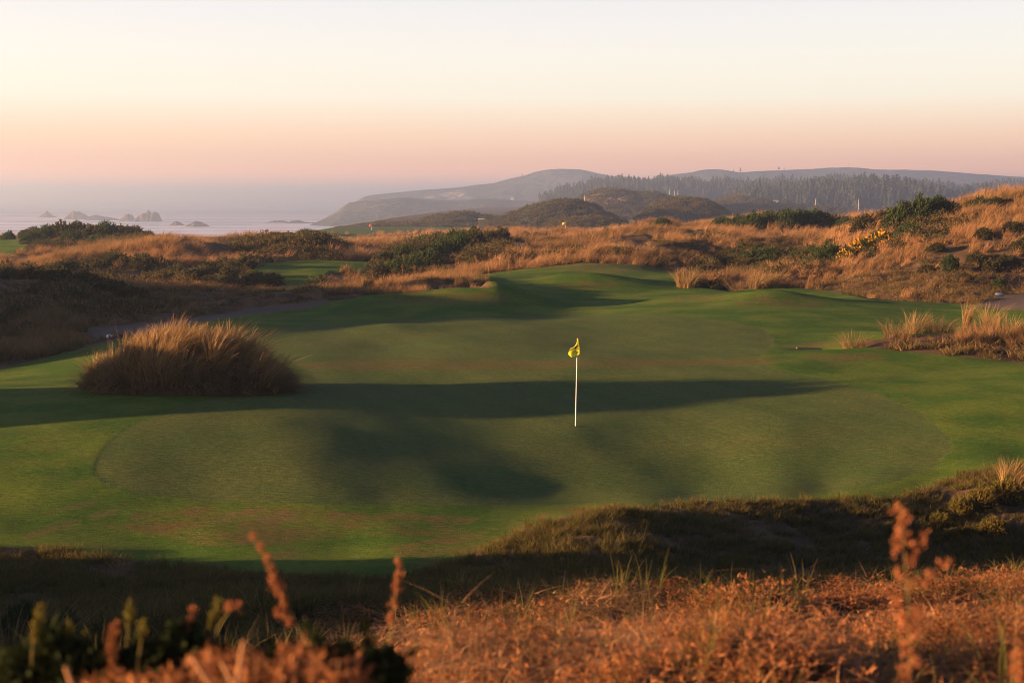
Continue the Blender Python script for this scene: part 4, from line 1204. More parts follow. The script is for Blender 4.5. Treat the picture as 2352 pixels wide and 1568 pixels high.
_hr = np.random.default_rng(77)
_hp = _hr.normal(0, 1, (60, 3)); _hp /= np.linalg.norm(_hp, axis=1)[:, None]
_hp[:, 2] *= 1.3
stalk_me = mesh_from("stem", *tube([(0, 0, 0), (0.02, 0, 0.5), (0.0, 0.02, 1.0)], [0.016, 0.014, 0.012], 5), [M_STEM])
head_me = leaf_mesh("seed_head", [(*sprigs(_hp * 0.05, _hp, 0.06, 0.03, 4, 5, 0.5), 0)], [leaf_material("seed_husk", (0.14, 0.07, 0.035), (0.30, 0.16, 0.08), None, 0.2, inst=False)])
SL = "dry round headed flower stalk on the straw ridge"
for k, U in enumerate([706, 722, 745, 765, 790, 812, 838, 860, 884, 905, 925, 948, 965, 992, 1012, 1030, 1052, 1075, 1096, 1122, 1140, 1168]):
    r = random.Random(k * 3 + 1)
    Y = 96 + 8 * (U - 700) / 470 + r.uniform(-1, 1)
    s = bpy.data.objects.new("flower_stalk", None); col.objects.link(s)
    s.location = gp(U, Y); s.rotation_euler = (r.uniform(-0.1, 0.1), r.uniform(-0.12, 0.12), 0)
    hh = r.uniform(0.8, 1.6)
    tag(s, SL + ", " + ORD[k], "flower stalk", "dry flower stalks on the straw ridge")
    a_ = obj("stem", stalk_me, s); a_.scale = (1, 1, hh)
    b_ = obj("seed_head", head_me, s); b_.location = (0, 0.02, hh)
    b_.scale = (1.15,) * 3

# grass gives way under and in front of the bushes
CLEARED = np.zeros_like(YY)
for (x_, y_, w_) in CLEAR:
    jj = np.where((np.exp(GL) > y_ - 3.0 * w_) & (np.exp(GL) < y_ + 2.0 * w_))[0]
    if len(jj) == 0: continue
    sl = slice(jj[0], jj[-1] + 1)
    d_ = ((XX[sl] - x_) / (1.05 * w_)) ** 2 + ((YY[sl] - y_ + 0.9 * w_) / (1.9 * w_)) ** 2
    CLEARED[sl] = np.maximum(CLEARED[sl], 0.95 * np.exp(-(d_ ** 2) * 0.8))
clump = 0.5 + 0.5 * fbm(XX / 7.0, YY / 10.0, 61, 3)
clump2 = 0.5 + 0.5 * fbm(XX / 2.2, YY / 3.0, 67, 3)

# tall dune grass, three shapes
def tall_tuft(seed, n, h, w, sp, wind=0.55):
    return [(*blades(n, h, sp, 0.38, wind, w, 0.55, 3, 0.35, seed=seed), 0), (*blades(n // 4, h * 0.7, sp * 1.2, 0.8, wind * 0.8, w, 0.9, 3, 0.3, seed=seed + 50), 1)]
tallv = [tall_tuft(s_, 46, 0.78, 0.028, 0.30) for s_ in (1, 2, 3, 4)]
far_fade = 1 - sstep(215, 330, YY)
dens = ROUGH * sstep(56, 62, YY) * far_fade * (1 - 0.93 * Z_SLOPE) * (1 - 0.97 * Z_RIDGE) * (1 - 0.95 * Z_VALE) * (1 - 0.55 * Z_DUNEFOOT) * (1 - 0.6 * Z_MIDDARK) * (1 - 0.75 * Z_FLAT)
dens = dens * sstep(0.36, 0.56, clump * 0.6 + clump2 * 0.4) * (2.0 * (1 - sstep(110, 170, YY)) + 0.75) * (1 - CLEARED) * (1 - 0.88 * SCRUB * sstep(0.30, 0.50, clump2))
pts, bl, r_ = sample(dens, 101)
n_ = len(pts)
scl = r_.uniform(0.6, 1.25, n_) * (0.75 + 0.5 * bl(clump)) * np.clip(pts[:, 1] / 120, 0.75, 1.25)
tint = np.clip(0.5 + 1.5 * bl(fbm(XX / 13.0, YY / 20.0, 63, 3)) + 0.5 * bl(clump2 - 0.5) + r_.normal(0, 0.22, n_), 0, 1)
scatter("dune_grass", tallv, [LM["straw"], LM["straw_dark"]], pts - [0, 0, 0.05], turns(r_, n_), scl, tint)
print("tall", n_)

# low brown-green mat and wiry short grass on slopes, flats and shaded vale
matv = [[(*blades(40, 0.26, 0.24, 0.7, 0.25, 0.020, 0.7, 2, 0.45, seed=s_), 0), (*blades(12, 0.2, 0.25, 0.8, 0.2, 0.02, 0.7, 2, seed=s_ + 9), 1)] for s_ in (21, 22, 23)]
dens = ROUGH * sstep(44, 50, YY) * (1 - sstep(170, 260, YY)) * (0.35 + 3.2 * np.maximum.reduce([Z_SLOPE, Z_RIDGE, Z_VALE * 0.7, Z_TOE * 1.6, Z_FLAT * 0.8]))
dens = dens * sstep(0.22, 0.5, clump2)
pts, bl, r_ = sample(dens, 103)
n_ = len(pts)
scatter("mat_grass", matv, [LM["mat"], LM["green"]], pts - [0, 0, 0.02], turns(r_, n_, True), r_.uniform(0.6, 1.5, n_), np.clip(bl(clump) + r_.normal(0, 0.25, n_), 0, 1))
print("mat", n_)

# low woody scrub covering whole slopes
def scrub_tuft(seed):
    r = np.random.default_rng(seed)
    P, D = hemi(70, seed, 0.5)
    P = P * np.array([0.75, 0.75, 0.62])
    return [(*sprigs(P[:52], D[:52] + [0.1, 0, 0.8], 0.26, 0.075, 5, seed, 0.8), 0), (*sprigs(P[52:], D[52:] + [0.1, 0, 0.8], 0.30, 0.05, 5, seed + 1, 0.6), 1)]
scv = [scrub_tuft(s_) for s_ in (201, 202, 203, 204)]
dens = ROUGH * SCRUB * sstep(0.24, 0.44, clump2) * 0.85
pts, bl, r_ = sample(dens, 121)
n_ = len(pts)
scatter("low_scrub", scv, [LM["scrub"], LM["straw_dark"]], pts - [0, 0, 0.1], turns(r_, n_, True), r_.uniform(0.6, 1.35, n_), np.clip(0.5 + 1.3 * bl(fbm(XX / 6.0, YY / 9.0, 131, 3)) + r_.normal(0, 0.25, n_), 0, 1))
print("scrub", n_)

# tussocks of the shaded vale and of the bank by the right of the green
tusv = [[(*blades(90, 0.85, 0.22, 0.45, 0.25, 0.016, 0.7, 4, 0.35, seed=s_), 0), (*blades(30, 0.6, 0.28, 0.9, 0.2, 0.016, 0.9, 3, seed=s_ + 9), 1)] for s_ in (31, 32, 33)]
dens = ROUGH * (2.6 * Z_TUSS + 0.10 * Z_VALE * sstep(0.5, 0.7, clump))
pts, bl, r_ = sample(dens, 106)
n_ = len(pts)
scatter("shaded_tussock_grass", tusv, [LM["mat"], LM["green"]], pts - [0, 0, 0.03], turns(r_, n_, True), r_.uniform(0.5, 1.1, n_), np.clip(r_.normal(0.35, 0.25, n_), 0, 1))
dens = ROUGH * (4.5 * Z_BANK * sstep(0.38, 0.55, clump2))
pts, bl, r_ = sample(dens, 105)
n_ = len(pts)
scatter("tussock_grass", tusv, [LM["straw"], LM["mat"]], pts - [0, 0, 0.03], turns(r_, n_, True), r_.uniform(0.4, 0.95, n_), np.clip(r_.normal(0.5, 0.3, n_), 0, 1))
print("tus", n_)

# short rough grass on the front mound, the trough and the edge of the apron
shv = [[(*blades(60, 0.115, 0.13, 0.55, 0.25, 0.0075, 0.6, 3, 0.5, seed=s_), 0), (*blades(16, 0.13, 0.14, 0.7, 0.3, 0.006, 0.7, 3, seed=s_ + 9), 1)] for s_ in (41, 42, 43)]
c3 = 0.5 + 0.5 * fbm(XX / 0.9, YY / 0.8, 71, 3)
edge_w = 1 - sstep(-14, 4, is_turf)
dens = edge_w * sstep(11, 13.5, YY) * (1 - sstep(29.5, 31, YY)) * sstep(0.22, 0.50, c3) * 42
pts, bl, r_ = sample(dens, 107)
n_ = len(pts)
scatter("rough_grass", shv, [LM["green"], LM["mat"]], pts - [0, 0, 0.01], turns(r_, n_, True, 0.15), r_.uniform(0.55, 1.45, n_), np.clip(0.6 * bl(0.5 + 0.5 * fbm(XX / 1.6, YY / 1.6, 73, 3)) + r_.normal(0.05, 0.2, n_), 0, 1))
print("rough", n_)

# dead bracken and cut straw on the near mound
def litter(seed):
    r = np.random.default_rng(seed)
    n = 84                                                  # curled crisp fern scraps
    P = np.stack([r.normal(0, 0.085, n), r.normal(0, 0.085, n), np.abs(r.normal(0.015, 0.028, n))], -1)
    D = r.normal(0, 1, (n, 3)); D[:, 2] = np.abs(D[:, 2]) * 0.6 + 0.15
    a = sprigs(P, D, 0.034, 0.0040, 7, seed + 1, 1.1)
    k = 26                                                  # straws lying about
    ang = r.normal(0.15, 0.9, k)
    base = np.stack([r.normal(0, 0.10, k), r.normal(0, 0.10, k), r.uniform(0.02, 0.06, k)], -1)
    b = blades(k, 0.20, 0.1, 1.0, 0.15, 0.0042, 0.25, 3, 0.6, base=base, outdir=np.stack([np.cos(ang), np.sin(ang)], -1) * r.choice([-1, 1], k)[:, None], seed=seed + 2, upright=0.16)
    return [(*a, 0), (*b, 1)]
litv = [litter(s_) for s_ in (51, 53, 55, 57)]
def straws_heap(seed):
    r = np.random.default_rng(seed)
    k = 46
    ang = r.normal(0.1, 0.55, k)
    base = np.stack([r.normal(0, 0.11, k), r.normal(0, 0.11, k), r.uniform(0.01, 0.06, k)], -1)
    b = blades(k, 0.24, 0.1, 1.0, 0.15, 0.0048, 0.22, 3, 0.45, base=base, outdir=np.stack([np.cos(ang), np.sin(ang)], -1) * r.choice([-1, 1], k)[:, None], seed=seed + 2, upright=0.13)
    c = blades(10, 0.14, 0.1, 0.5, 0.1, 0.005, 0.5, 3, 0.5, seed=seed + 3)
    return [(*b, 0), (*c, 1)]
strv = [straws_heap(s_) for s_ in (151, 153, 155)]
c4 = 0.5 + 0.5 * fbm(XX / 0.55, YY / 0.55, 81, 3)
sel4 = 0.5 + 0.5 * fbm(XX / 1.7, YY / 1.4, 89, 3)
near_z = (1 - sstep(11.5, 13.5, YY)) * sstep(3.4, 3.9, YY) * sstep(500, 760, UG)
w_straw = sstep(0.44, 0.58, sel4 + 0.16 * sstep(1850, 1300, UG) - 0.13)
w_green = sstep(0.40, 0.28, sel4)
def lay(name, var, mats, dens, seed, turn, tilt, lo=0.6, hi=1.4):
    pts, bl, r_ = sample(dens, seed)
    n_ = len(pts)
    t_ = np.clip(bl(0.5 + 0.9 * fbm(XX / 1.0, YY / 1.0, 83, 3)) + r_.normal(0, 0.2, n_), 0, 1)
    scatter(name, var, mats, pts, turns(r_, n_, turn, tilt, 0.5), r_.uniform(lo, hi, n_), t_)
lay("dead_bracken_litter", litv, [LM["dry"], LM["cut"]], near_z * sstep(0.38, 0.56, c4) * 110 * (1 - 0.75 * w_straw) * (1 - 0.7 * w_green), 109, True, 0.08)
lay("cut_straw", strv, [LM["cut"], LM["mat"]], near_z * sstep(0.36, 0.54, c4) * 56 * w_straw * (1 - 0.6 * sstep(8.5, 10, YY)), 110, False, 0.05)
lay("creeping_green", shv, [LM["green"], LM["mat"]], near_z * (14 * w_green + 3), 112, True, 0.2, 0.5, 1.1)
thin = [[(*blades(9, 0.2, 0.06, 0.25, 0.1, 0.005, 0.4, 3, 0.4, seed=s_), 0)] for s_ in (91, 92)]
lay("thin_green_grass", thin, [LM["green"]], near_z * sstep(0.5, 0.7, 0.5 + 0.5 * fbm(XX / 0.8, YY / 0.8, 87, 2)) * 24, 111, True, 0.12)
# wiry dark grass of the shaded left foreground
pts, bl, r_ = sample((1 - sstep(13, 15, YY)) * sstep(3.4, 4.0, YY) * (1 - sstep(560, 760, UG)) * 22, 113)
n_ = len(pts)
scatter("dark_rough_grass", shv, [LM["green"], LM["mat"]], pts, turns(r_, n_, True, 0.2), r_.uniform(1.0, 2.4, n_), r_.uniform(0, 0.8, n_))


# ------------------------------------------------------------------ flagstick, flag and hole
def flagstick():
    b = gp(1323.5, 35.0)
    e = bpy.data.objects.new("golf_flag", None); col.objects.link(e)
    e.location = b
    tag(e, "white flagstick with limp yellow flag standing in the hole on the green", "golf flag")
    H = 2.215
    top = Vector(at(1326.3, 773, 35.0)) - b
    tilt = top.x / top.z
    def pt(h): return (tilt * h, 0, h)
    obj("pole", mesh_from("pole", *tube([pt(-0.1), pt(0.0), pt(H * 0.5), pt(H * 0.8), pt(H)], [0.0115, 0.0115, 0.010, 0.0095, 0.0095], 12), [M_WHITE], True), e)
    M_BLK = plain("dark_ferrule", (0.03, 0.02, 0.015), 0.5, 0.3, 0.1, 5)
    obj("finial", mesh_from("finial", *tube([pt(H - 0.005), pt(H + 0.03), pt(H + 0.045)], [0.0135, 0.0135, 0.006], 10), [M_BLK], True), e)
    # limp flag: outline in metres about the pole, u across (left), v down from the top
    mf = NT("flag_cloth")
    cl = mf.mix(mf.noise(14, 3), (0.80, 0.72, 0.05), (0.88, 0.80, 0.07))
    obj_m = mf.done(mf.leaf(cl, 0.42))
    # edges read along the drop: left edge, right edge (x), from top to bottom
    sc = 35.0 / 5627.0 / (1711 / 120.0)
    vs = np.array([330, 420, 520, 600, 700, 800, 900, 1000, 1100, 1200, 1280, 1340, 1425]) - 295.0
    xl = np.array([832, 832, 826, 800, 745, 680, 455, 395, 362, 345, 362, 420, 530]) - 850.0
    xr = np.array([890, 900, 912, 930, 950, 965, 972, 978, 985, 985, 975, 800, 552]) - 850.0
    nu_, nv_ = 16, 34
    vv = np.linspace(vs[0], vs[-1], nv_)
    L_, R_ = np.interp(vv, vs, xl), np.interp(vv, vs, xr)
    def surf(u, k):
        x = (R_[k] + (L_[k] - R_[k]) * u) * sc
        z = H + 0.03 - vv[k] * sc
        amp = 0.016 * min(1.0, (vv[k] - vs[0]) / 500.0)
        y = -0.022 - amp * (math.sin(u * 5.2 + vv[k] * 0.004) + 0.5 * math.sin(u * 9.0 - vv[k] * 0.006 + 1.0)) * (0.25 + u)
        return Vector((x + tilt * z, y, z))
    V = [surf(i / nu_, k) for k in range(nv_) for i in range(nu_ + 1)]
    F = [(k * (nu_ + 1) + i, k * (nu_ + 1) + i + 1, (k + 1) * (nu_ + 1) + i + 1, (k + 1) * (nu_ + 1) + i) for k in range(nv_ - 1) for i in range(nu_)]
    fl = obj("flag", mesh_from("flag", [tuple(v) for v in V], F, [obj_m], True), e)
    # print on the cloth, seen from behind so it runs mirrored and slanting
    def print_on(name, polys_pix, mat):
        Vp, Fp = [], []
        for poly in polys_pix:
            i0 = len(Vp)
            for (x, y) in poly:
                k = int(np.clip(np.searchsorted(vv, y - 295.0), 1, nv_ - 2))
                u = np.clip(((x - 850.0) - R_[k]) / (L_[k] - R_[k] + 1e-6), 0, 1)
                p = surf(float(u), k)
                z = H + 0.03 - (y - 295.0) * sc
                Vp.append((((x - 850.0) * sc) + tilt * z, p.y - 0.006, z))
            Fp.append((i0, i0 + 1, i0 + 2, i0 + 3) if len(poly) == 4 else (i0, i0 + 1, i0 + 2, -1))
        obj(name, mesh_from(name, Vp, Fp, [mat]), fl)
    M_INK = plain("flag_print", (0.030, 0.010, 0.012), 0.9, 0.05, 0.2, 20)
    def quad(x0, y0, x1, y1, w):
        dx, dy = x1 - x0, y1 - y0
        l = math.hypot(dx, dy); nx, ny = -dy / l * w / 2, dx / l * w / 2
        return [(x0 + nx, y0 + ny), (x1 + nx, y1 + ny), (x1 - nx, y1 - ny), (x0 - nx, y0 - ny)]
    print_on("emblem", [quad(800, 765, 770, 880, 74), quad(765, 870, 712, 928, 82)], M_INK)
    STROKES = {"P": [(0, 0, 0, 1), (0, 1, .6, 1), (.6, 1, .6, .5), (.6, .5, 0, .5)], "A": [(0, 0, .35, 1), (.35, 1, .7, 0), (.15, .4, .55, .4)],
               "C": [(.6, .85, .3, 1), (.3, 1, 0, .7), (0, .7, 0, .3), (0, .3, .3, 0), (.3, 0, .6, .15)], "I": [(.3, 0, .3, 1)],
               "F": [(0, 0, 0, 1), (0, 1, .6, 1), (0, .5, .5, .5)], "D": [(0, 0, 0, 1), (0, 1, .4, 1), (.4, 1, .65, .5), (.65, .5, .4, 0), (.4, 0, 0, 0)],
               "U": [(0, 1, 0, .2), (0, .2, .3, 0), (.3, 0, .6, .2), (.6, .2, .6, 1)], "N": [(0, 0, 0, 1), (0, 1, .6, 0), (.6, 0, .6, 1)],
               "E": [(0, 0, 0, 1), (0, 1, .6, 1), (0, .5, .5, .5), (0, 0, .6, 0)], "S": [(.6, .85, .3, 1), (.3, 1, 0, .75), (0, .75, .6, .3), (.6, .3, .3, 0), (.3, 0, 0, .15)]}
    def write(word, x0, y0, dx, dy, size, wst):
        """letters march along (dx,dy) from the hoist; mirrored, being the back of the print"""
        l = math.hypot(dx, dy); ux, uy = dx / l, dy / l
        px, py = uy, -ux
        if py > 0: px, py = -px, -py
        out = []
        for i, ch in enumerate(word):
            ox, oy = x0 + dx * i, y0 + dy * i
            for (a, b_, c, d) in STROKES[ch]:
                out.append(quad(ox + (a * ux) * size + px * b_ * size, oy + a * uy * size + py * b_ * size,
                                ox + (c * ux) * size + px * d * size, oy + c * uy * size + py * d * size, wst))
        return out
    print_on("lettering", write("CIFIC", 905, 985, -62, 44, 58, 24) + [quad(935, 920, 935, 965, 24)] + write("NES", 905, 1120, -60, 28, 42, 19), M_INK)
flagstick()
# the hole: dark disc on the turf, the cup's shade put into its colour
def hole():
    b = gp(1323.5, 35.0)
    M_HOLE = plain("cup_shade", (0.05, 0.05, 0.045), 0.9, 0.05, 0.1, 5)
    V, F = [], []
    n = 20
    for (q, z) in ((0.075, 0.012), (0.054, 0.016), (0.052, 0.006), (0.052, 0.004)):
        for i in range(n):
            a = 2 * math.pi * i / n
            V.append((b.x + q * math.cos(a), b.y + q * math.sin(a), float(ground(b.x + q * math.cos(a), b.y + q * math.sin(a))[0]) + z))
    for k in range(3):
        for i in range(n):
            F.append((k * n + i, k * n + (i + 1) % n, (k + 1) * n + (i + 1) % n, (k + 1) * n + i))
    V.append((b.x, b.y, b.z + 0.004))
    for i in range(n):
        F.append((3 * n + i, 3 * n + (i + 1) % n, len(V) - 1, -1))
    tag(obj("golf_hole", mesh_from("golf_hole", V, F, [M_HOLE])), "dark golf hole at the foot of the white flagstick", "golf hole")
hole()

# ---------------- plank at the little bunker, right side
def box(name, loc, dim, mat, rz=0, rx=0, ry=0, parent=None, bev=0.012):
    import bmesh
    bm = bmesh.new(); bmesh.ops.create_cube(bm, size=1.0)
    bmesh.ops.scale(bm, vec=dim, verts=bm.verts)
    bmesh.ops.bevel(bm, geom=bm.edges[:], offset=bev, segments=1, affect="EDGES")
    me = bpy.data.meshes.new(name); bm.to_mesh(me); bm.free(); me.materials.append(mat)
    o = obj(name, me, parent); o.location = loc; o.rotation_euler = (rx, ry, rz)
    return o
p = gp(1862, 51.3)
tag(box("wooden_plank", p + Vector((0, 0, 0.07)), (0.95, 0.16, 0.06), plain("dark_plank", (0.09, 0.08, 0.07), 0.9, 0.1, 0.3, 9), rz=0.12, ry=0.05), "weathered wooden plank lying at the little bunker right of the green", "plank")  # plank has one even dark wood colour
p = gp(1106, 165)
e = bpy.data.objects.new("litter_bin", None); col.objects.link(e); e.location = p
tag(e, "small grey box bin in the scrub left of the sandy path", "bin")
M_BIN = plain("bin_panel", (0.10, 0.11, 0.12), 0.7, 0.2, 0.1, 4); M_LID = plain("bin_lid", (0.42, 0.42, 0.44), 0.5, 0.4, 0.1, 4)
box("bin_body", (0, 0, 0.5 + 1.1), (0.6, 0.6, 1.0), M_BIN, parent=e); box("lid", (0, 0, 2.16), (0.72, 0.72, 0.10), M_LID, parent=e)
box("post", (0, 0, 0.5), (0.14, 0.14, 1.2), M_BIN, parent=e)
p = gp(2297, 80)
o = obj("drain_pipe", mesh_from("drain_pipe", *tube([(-0.25, 0, 0.1), (-0.1, 0.02, 0.12), (0.05, 0.02, 0.12), (0.25, 0.05, 0.1)], [0.10, 0.11, 0.11, 0.09], 10), [plain("blue_grey_plastic", (0.16, 0.19, 0.25), 0.5, 0.3, 0.15, 6)], True))
o.location = p; tag(o, "short blue grey pipe lying on the dry slope above the gravel", "pipe")

def stone(name, loc, size, mat, label, cat, seed, group=None, flat=0.6):
    import bmesh
    from mathutils import noise
    bm = bmesh.new(); bmesh.ops.create_icosphere(bm, subdivisions=2, radius=1.0)
    for v in bm.verts:
        k = 1 + 0.35 * noise.noise(v.co * 1.4 + Vector((seed, 0, 0)))
        v.co = Vector((v.co.x * k * size[0], v.co.y * k * size[1], v.co.z * k * size[2] * flat))
    me = bpy.data.meshes.new(name); bm.to_mesh(me); bm.free(); me.materials.append(mat)
    o = obj(name, me); o.location = loc
    return tag(o, label, cat, group)
stone("white_stone", gp(247, 59.5, 0.05), (0.16, 0.14, 0.16), M_WHITE, "small white stone at the edge of the vale behind the tussock, larger of two", "stone", 1)
stone("white_stone", gp(260, 59.8, 0.03), (0.08, 0.08, 0.08), M_WHITE, "tiny white stone beside the larger white one behind the tussock", "stone", 2)

# straws blown onto the turf
def straws():
    r = np.random.default_rng(31)
    PV = [(190, 24.6, 0.5), (270, 38.5, .4), (450, 20.8, .5), (880, 20.6, .3), (2010, 39.5, .6), (1920, 47, .7), (1880, 46, .6), (1990, 48, .7), (2050, 47, .5), (2150, 44, .5), (2210, 42.5, .5), (2320, 31.5, .4), (2290, 30, .35), (2050, 29.6, .3),
          (60, 36, .3), (20, 33, .3), (100, 31, .3), (640, 39.4, .3), (1500, 56, .5), (1460, 34, .15), (1900, 33, .15), (600, 30, .15), (820, 33, .12), (500, 33, .12)]
    base, out, ln = [], [], []
    for U, Y, l in PV:
        p = gp(U, Y, 0.02); base.append(tuple(p)); a = r.normal(0, 0.4); out.append((math.cos(a), math.sin(a))); ln.append(l)
    parts = []
    for i in range(len(PV)):
        parts.append((*blades(1, ln[i], 0, 1.0, 0, 0.022, 0.1, 3, 0.1, base=np.array([base[i]]), outdir=np.array([out[i]]), seed=i, upright=0.05), 0))
    tag(obj("fallen_straw", leaf_mesh("fallen_straw", parts, [LM["cut"]])), kind="stuff")
straws()

# ---------------- far flags, dead trees, mast
M_YEL = plain("yellow_cloth", (0.80, 0.55, 0.08), 0.9, 0.05, 0.1, 5)
def far_flag(U, Y, label, mat, h=2.4):
    x = (U - 1176) / FP * Y
    z = float(ground(x, Y)[0])
    e = bpy.data.objects.new("golf_flag", None); col.objects.link(e); e.location = (x, Y, z)
    tag(e, label, "golf flag")
    obj("pole", mesh_from("pole", *tube([(0, 0, 0), (0, 0, h)], [0.06, 0.05], 6), [M_WHITE]), e)
    V = [(0.02, 0, h), (-0.9, 0.1, h - 0.25), (-1.0, -0.1, h - 0.95), (0.02, 0, h - 0.85), (-0.5, -0.14, h - 0.1), (-0.5, -0.2, h - 0.9)]
    obj("flag", mesh_from("flag", V, [(0, 4, 5, 3), (4, 1, 2, 5)], [mat]), e)
far_flag(1298, 450, "far yellow flag in front of the big round scrub knoll", M_YEL, 3.0)
far_flag(1411, 700, "far yellow flag on the green between the two round knolls", M_YEL, 3.0)
far_flag(855, 480, "tiny red flag on the far fairway by the bay", plain("red_cloth", (0.55, 0.12, 0.07), 0.9, 0.05, 0.1, 5), 2.2)
box("tee_marker", gp(1060, 235, 0.9), (0.35, 0.3, 1.0), M_GREY, bev=0.1)
tag(bpy.data.objects["tee_marker"], "small pale post on the straw crest above the hollow", "marker")

def dead_tree(U, V0, V1, Y, label, w=0.5, arms=True):
    b, t = Vector(at(U, V1, Y)), Vector(at(U, V0, Y))
    e = bpy.data.objects.new("dead_tree", None); col.objects.link(e)
    e.location = b
    tag(e, label, "dead tree")
    h = (t - b).z
    obj("trunk", mesh_from("trunk", *tube([(0, 0, -6), (0.1 * w, 0, h * 0.4), (0.3 * w, 0, h * 0.75), (0.2 * w, 0, h)], [w, w * 0.85, w * 0.65, w * 0.3], 7), [M_BONE if not arms else M_GREY], True), e)
    if arms:
        for k, (zz, dx, dz) in enumerate([(0.45, 0.9, 0.5), (0.6, -0.9, 0.6), (0.75, 0.7, 0.7)]):
            obj("limb", mesh_from("limb", *tube([(0, 0, h * zz), (dx * 0.6, 0.2, h * zz + dz * 0.5), (dx, 0.3, h * zz + dz)], [w * 0.45, w * 0.3, w * 0.12], 5), [M_GREY]), e)
    return e
dead_tree(1343, 449, 469, 860, "bare grey snag standing beside the sandy dune knoll", 0.5)
dead_tree(1873, 456, 470, 1190, "bleached dead trunk before the forest, left of two", 0.4, False)
dead_tree(1972, 456, 474, 1190, "bleached dead trunk before the forest, right of two", 0.4, False)
for U in (1538, 1549, 1557):
    dead_tree(U, 436, 449, 1560, "thin bleached trunk in the far forest above the round knoll, " + {1538: "left", 1549: "middle", 1557: "right"}[U] + " one of three", 0.4, False)["group"] = "thin bleached trunks in the far forest"
def mast():
    b = Vector(at(1949, 391, 3330)); t = Vector(at(1949, 372, 3330))
    e = bpy.data.objects.new("radio_mast", None); col.objects.link(e); e.location = b
    tag(e, "thin radio mast on the far ridge skyline", "mast")
    h = (t - b).z
    for k in range(3):
        a = 2.1 * k
        obj("leg", mesh_from("leg", *tube([(1.8 * math.cos(a), 1.8 * math.sin(a), 0), (0.8 * math.cos(a), 0.8 * math.sin(a), h)], [0.4, 0.3], 5), [M_GREY]), e)
    for k in range(5):
        z = h * (0.15 + 0.18 * k); q = 1.8 - 1.2 * z / h
        obj("brace", mesh_from("brace", *tube([(-q, 0, z), (q, 0.4, z + 1.5)], [0.3, 0.3], 4), [M_GREY]), e)
mast()
M_WALL = plain("pale_wall", (0.62, 0.58, 0.52), 0.8, 0.1, 0.1, 0.5); M_ROOF = plain("grey_roof", (0.22, 0.20, 0.19), 0.9, 0.1, 0.1, 0.5)
def house(U, V, Y, wpx, hpx, label):
    x, y, z = at(U, V, Y)
    w = wpx / FP * Y; h = hpx / FP * Y
    e = bpy.data.objects.new("house", None); col.objects.link(e); e.location = (x, y, z)
    tag(e, label, "house")
    box("wall", (0, 0, h * 0.1), (w, w * 0.6, h * 1.2), M_WALL, parent=e, bev=0.05)
    V_ = [(-w * .55, -w * .36, h * .7), (w * .55, -w * .36, h * .7), (w * .55, w * .36, h * .7), (-w * .55, w * .36, h * .7), (-w * .5, 0, h * 1.15), (w * .5, 0, h * 1.15)]
    obj("roof", mesh_from("roof", V_, [(0, 1, 5, 4), (2, 3, 4, 5), (1, 2, 5, -1), (3, 0, 4, -1), (0, 3, 2, 1)], [M_ROOF]), e)
    M_PANE = bpy.data.materials.get("house_pane") or plain("house_pane", (0.04, 0.05, 0.06), 0.2, 0.5, 0.1, 1)
    for k in range(3):
        box("window", ((k - 1) * w * 0.3, -w * 0.3 - 0.03, h * 0.3), (w * 0.16, 0.12, h * 0.35), M_PANE, parent=e, bev=0.02)
house(1177, 457, 2650, 8, 4, "pale low house on the headland plain before the far hill")
house(1782, 464, 1225, 13, 4, "pale house at the foot of the far forest")

# ---------------- sea rocks
M_ROCK = hill_material("sea_rock", [(0.05, 0.045, 0.04), (0.09, 0.08, 0.07), (0.16, 0.13, 0.11)], 0.12)
def rock(prof, label, seed):
    prof = np.array(prof, float)
    vb = prof[:, 1].max()
    Y = (CZ * FP / (vb - 450.0)) * 1.0
    us = np.linspace(prof[0, 0], prof[-1, 0], 30); vt = np.interp(us, prof[:, 0], prof[:, 1])
    s, q = ray_sq(us, vt)
    zc = np.maximum(CZ + q * Y, -0.5)
    wdt = (us[-1] - us[0]) / FP * Y * 0.32 + 3
    V = []
    ts = np.linspace(-1, 1, 11)
    for t in ts:
        pr = (1 - abs(t) ** 2.6)
        z = (zc + 1.5) * pr - 1.5
        nz = 0.55 * (zc + 1) * fbm(us / 6.0 + t * 2, us * 0 + t * 3, seed, 3) * (abs(t) > 0.05)
        V.append(np.stack([s * Y + t * 0.15 * wdt, np.full_like(us, Y + t * wdt), z + nz], -1))
    V = np.concatenate(V)
    i = np.arange(len(V)).reshape(11, 30)
    F = np.stack([i[:-1, :-1], i[:-1, 1:], i[1:, 1:], i[1:, :-1]], -1).reshape(-1, 4)
    tag(obj("sea_rock", mesh_from("sea_rock", V, F, [M_ROCK])), label, "sea rock")
rock([(90, 499), (98, 494), (106, 487), (112, 488), (118, 494), (128, 499)], "pointed sea rock standing alone at the far left of the surf", 1)
rock([(152, 503), (160, 494), (168, 489), (176, 486), (184, 488), (192, 491), (200, 496), (204, 503)], "humped sea rock at the left end of the long reef", 2)
rock([(200, 505), (208, 497), (222, 495), (238, 499), (252, 500), (266, 503), (280, 505)], "low ragged reef between the humped rock and the stack", 3)
rock([(276, 507), (284, 499), (290, 493), (298, 492), (304, 497), (310, 507)], "small knobbed rock touching the left of the big stack", 4)
rock([(306, 508), (314, 500), (320, 494), (330, 490), (345, 489), (358, 489), (363, 494), (366, 508)], "big flat topped sea stack with a steep right face", 5)
rock([(392, 517), (400, 511), (406, 508), (414, 512), (422, 517)], "small sea rock, left of the two lying nearest the shore", 6)
rock([(428, 520), (440, 512), (450, 508), (460, 511), (470, 516), (478, 520)], "wider sea rock, right of the two lying nearest the shore", 7)
rock([(612, 511), (625, 508), (640, 507), (655, 508), (662, 511)], "flat reef awash off the headland, left one", 8)
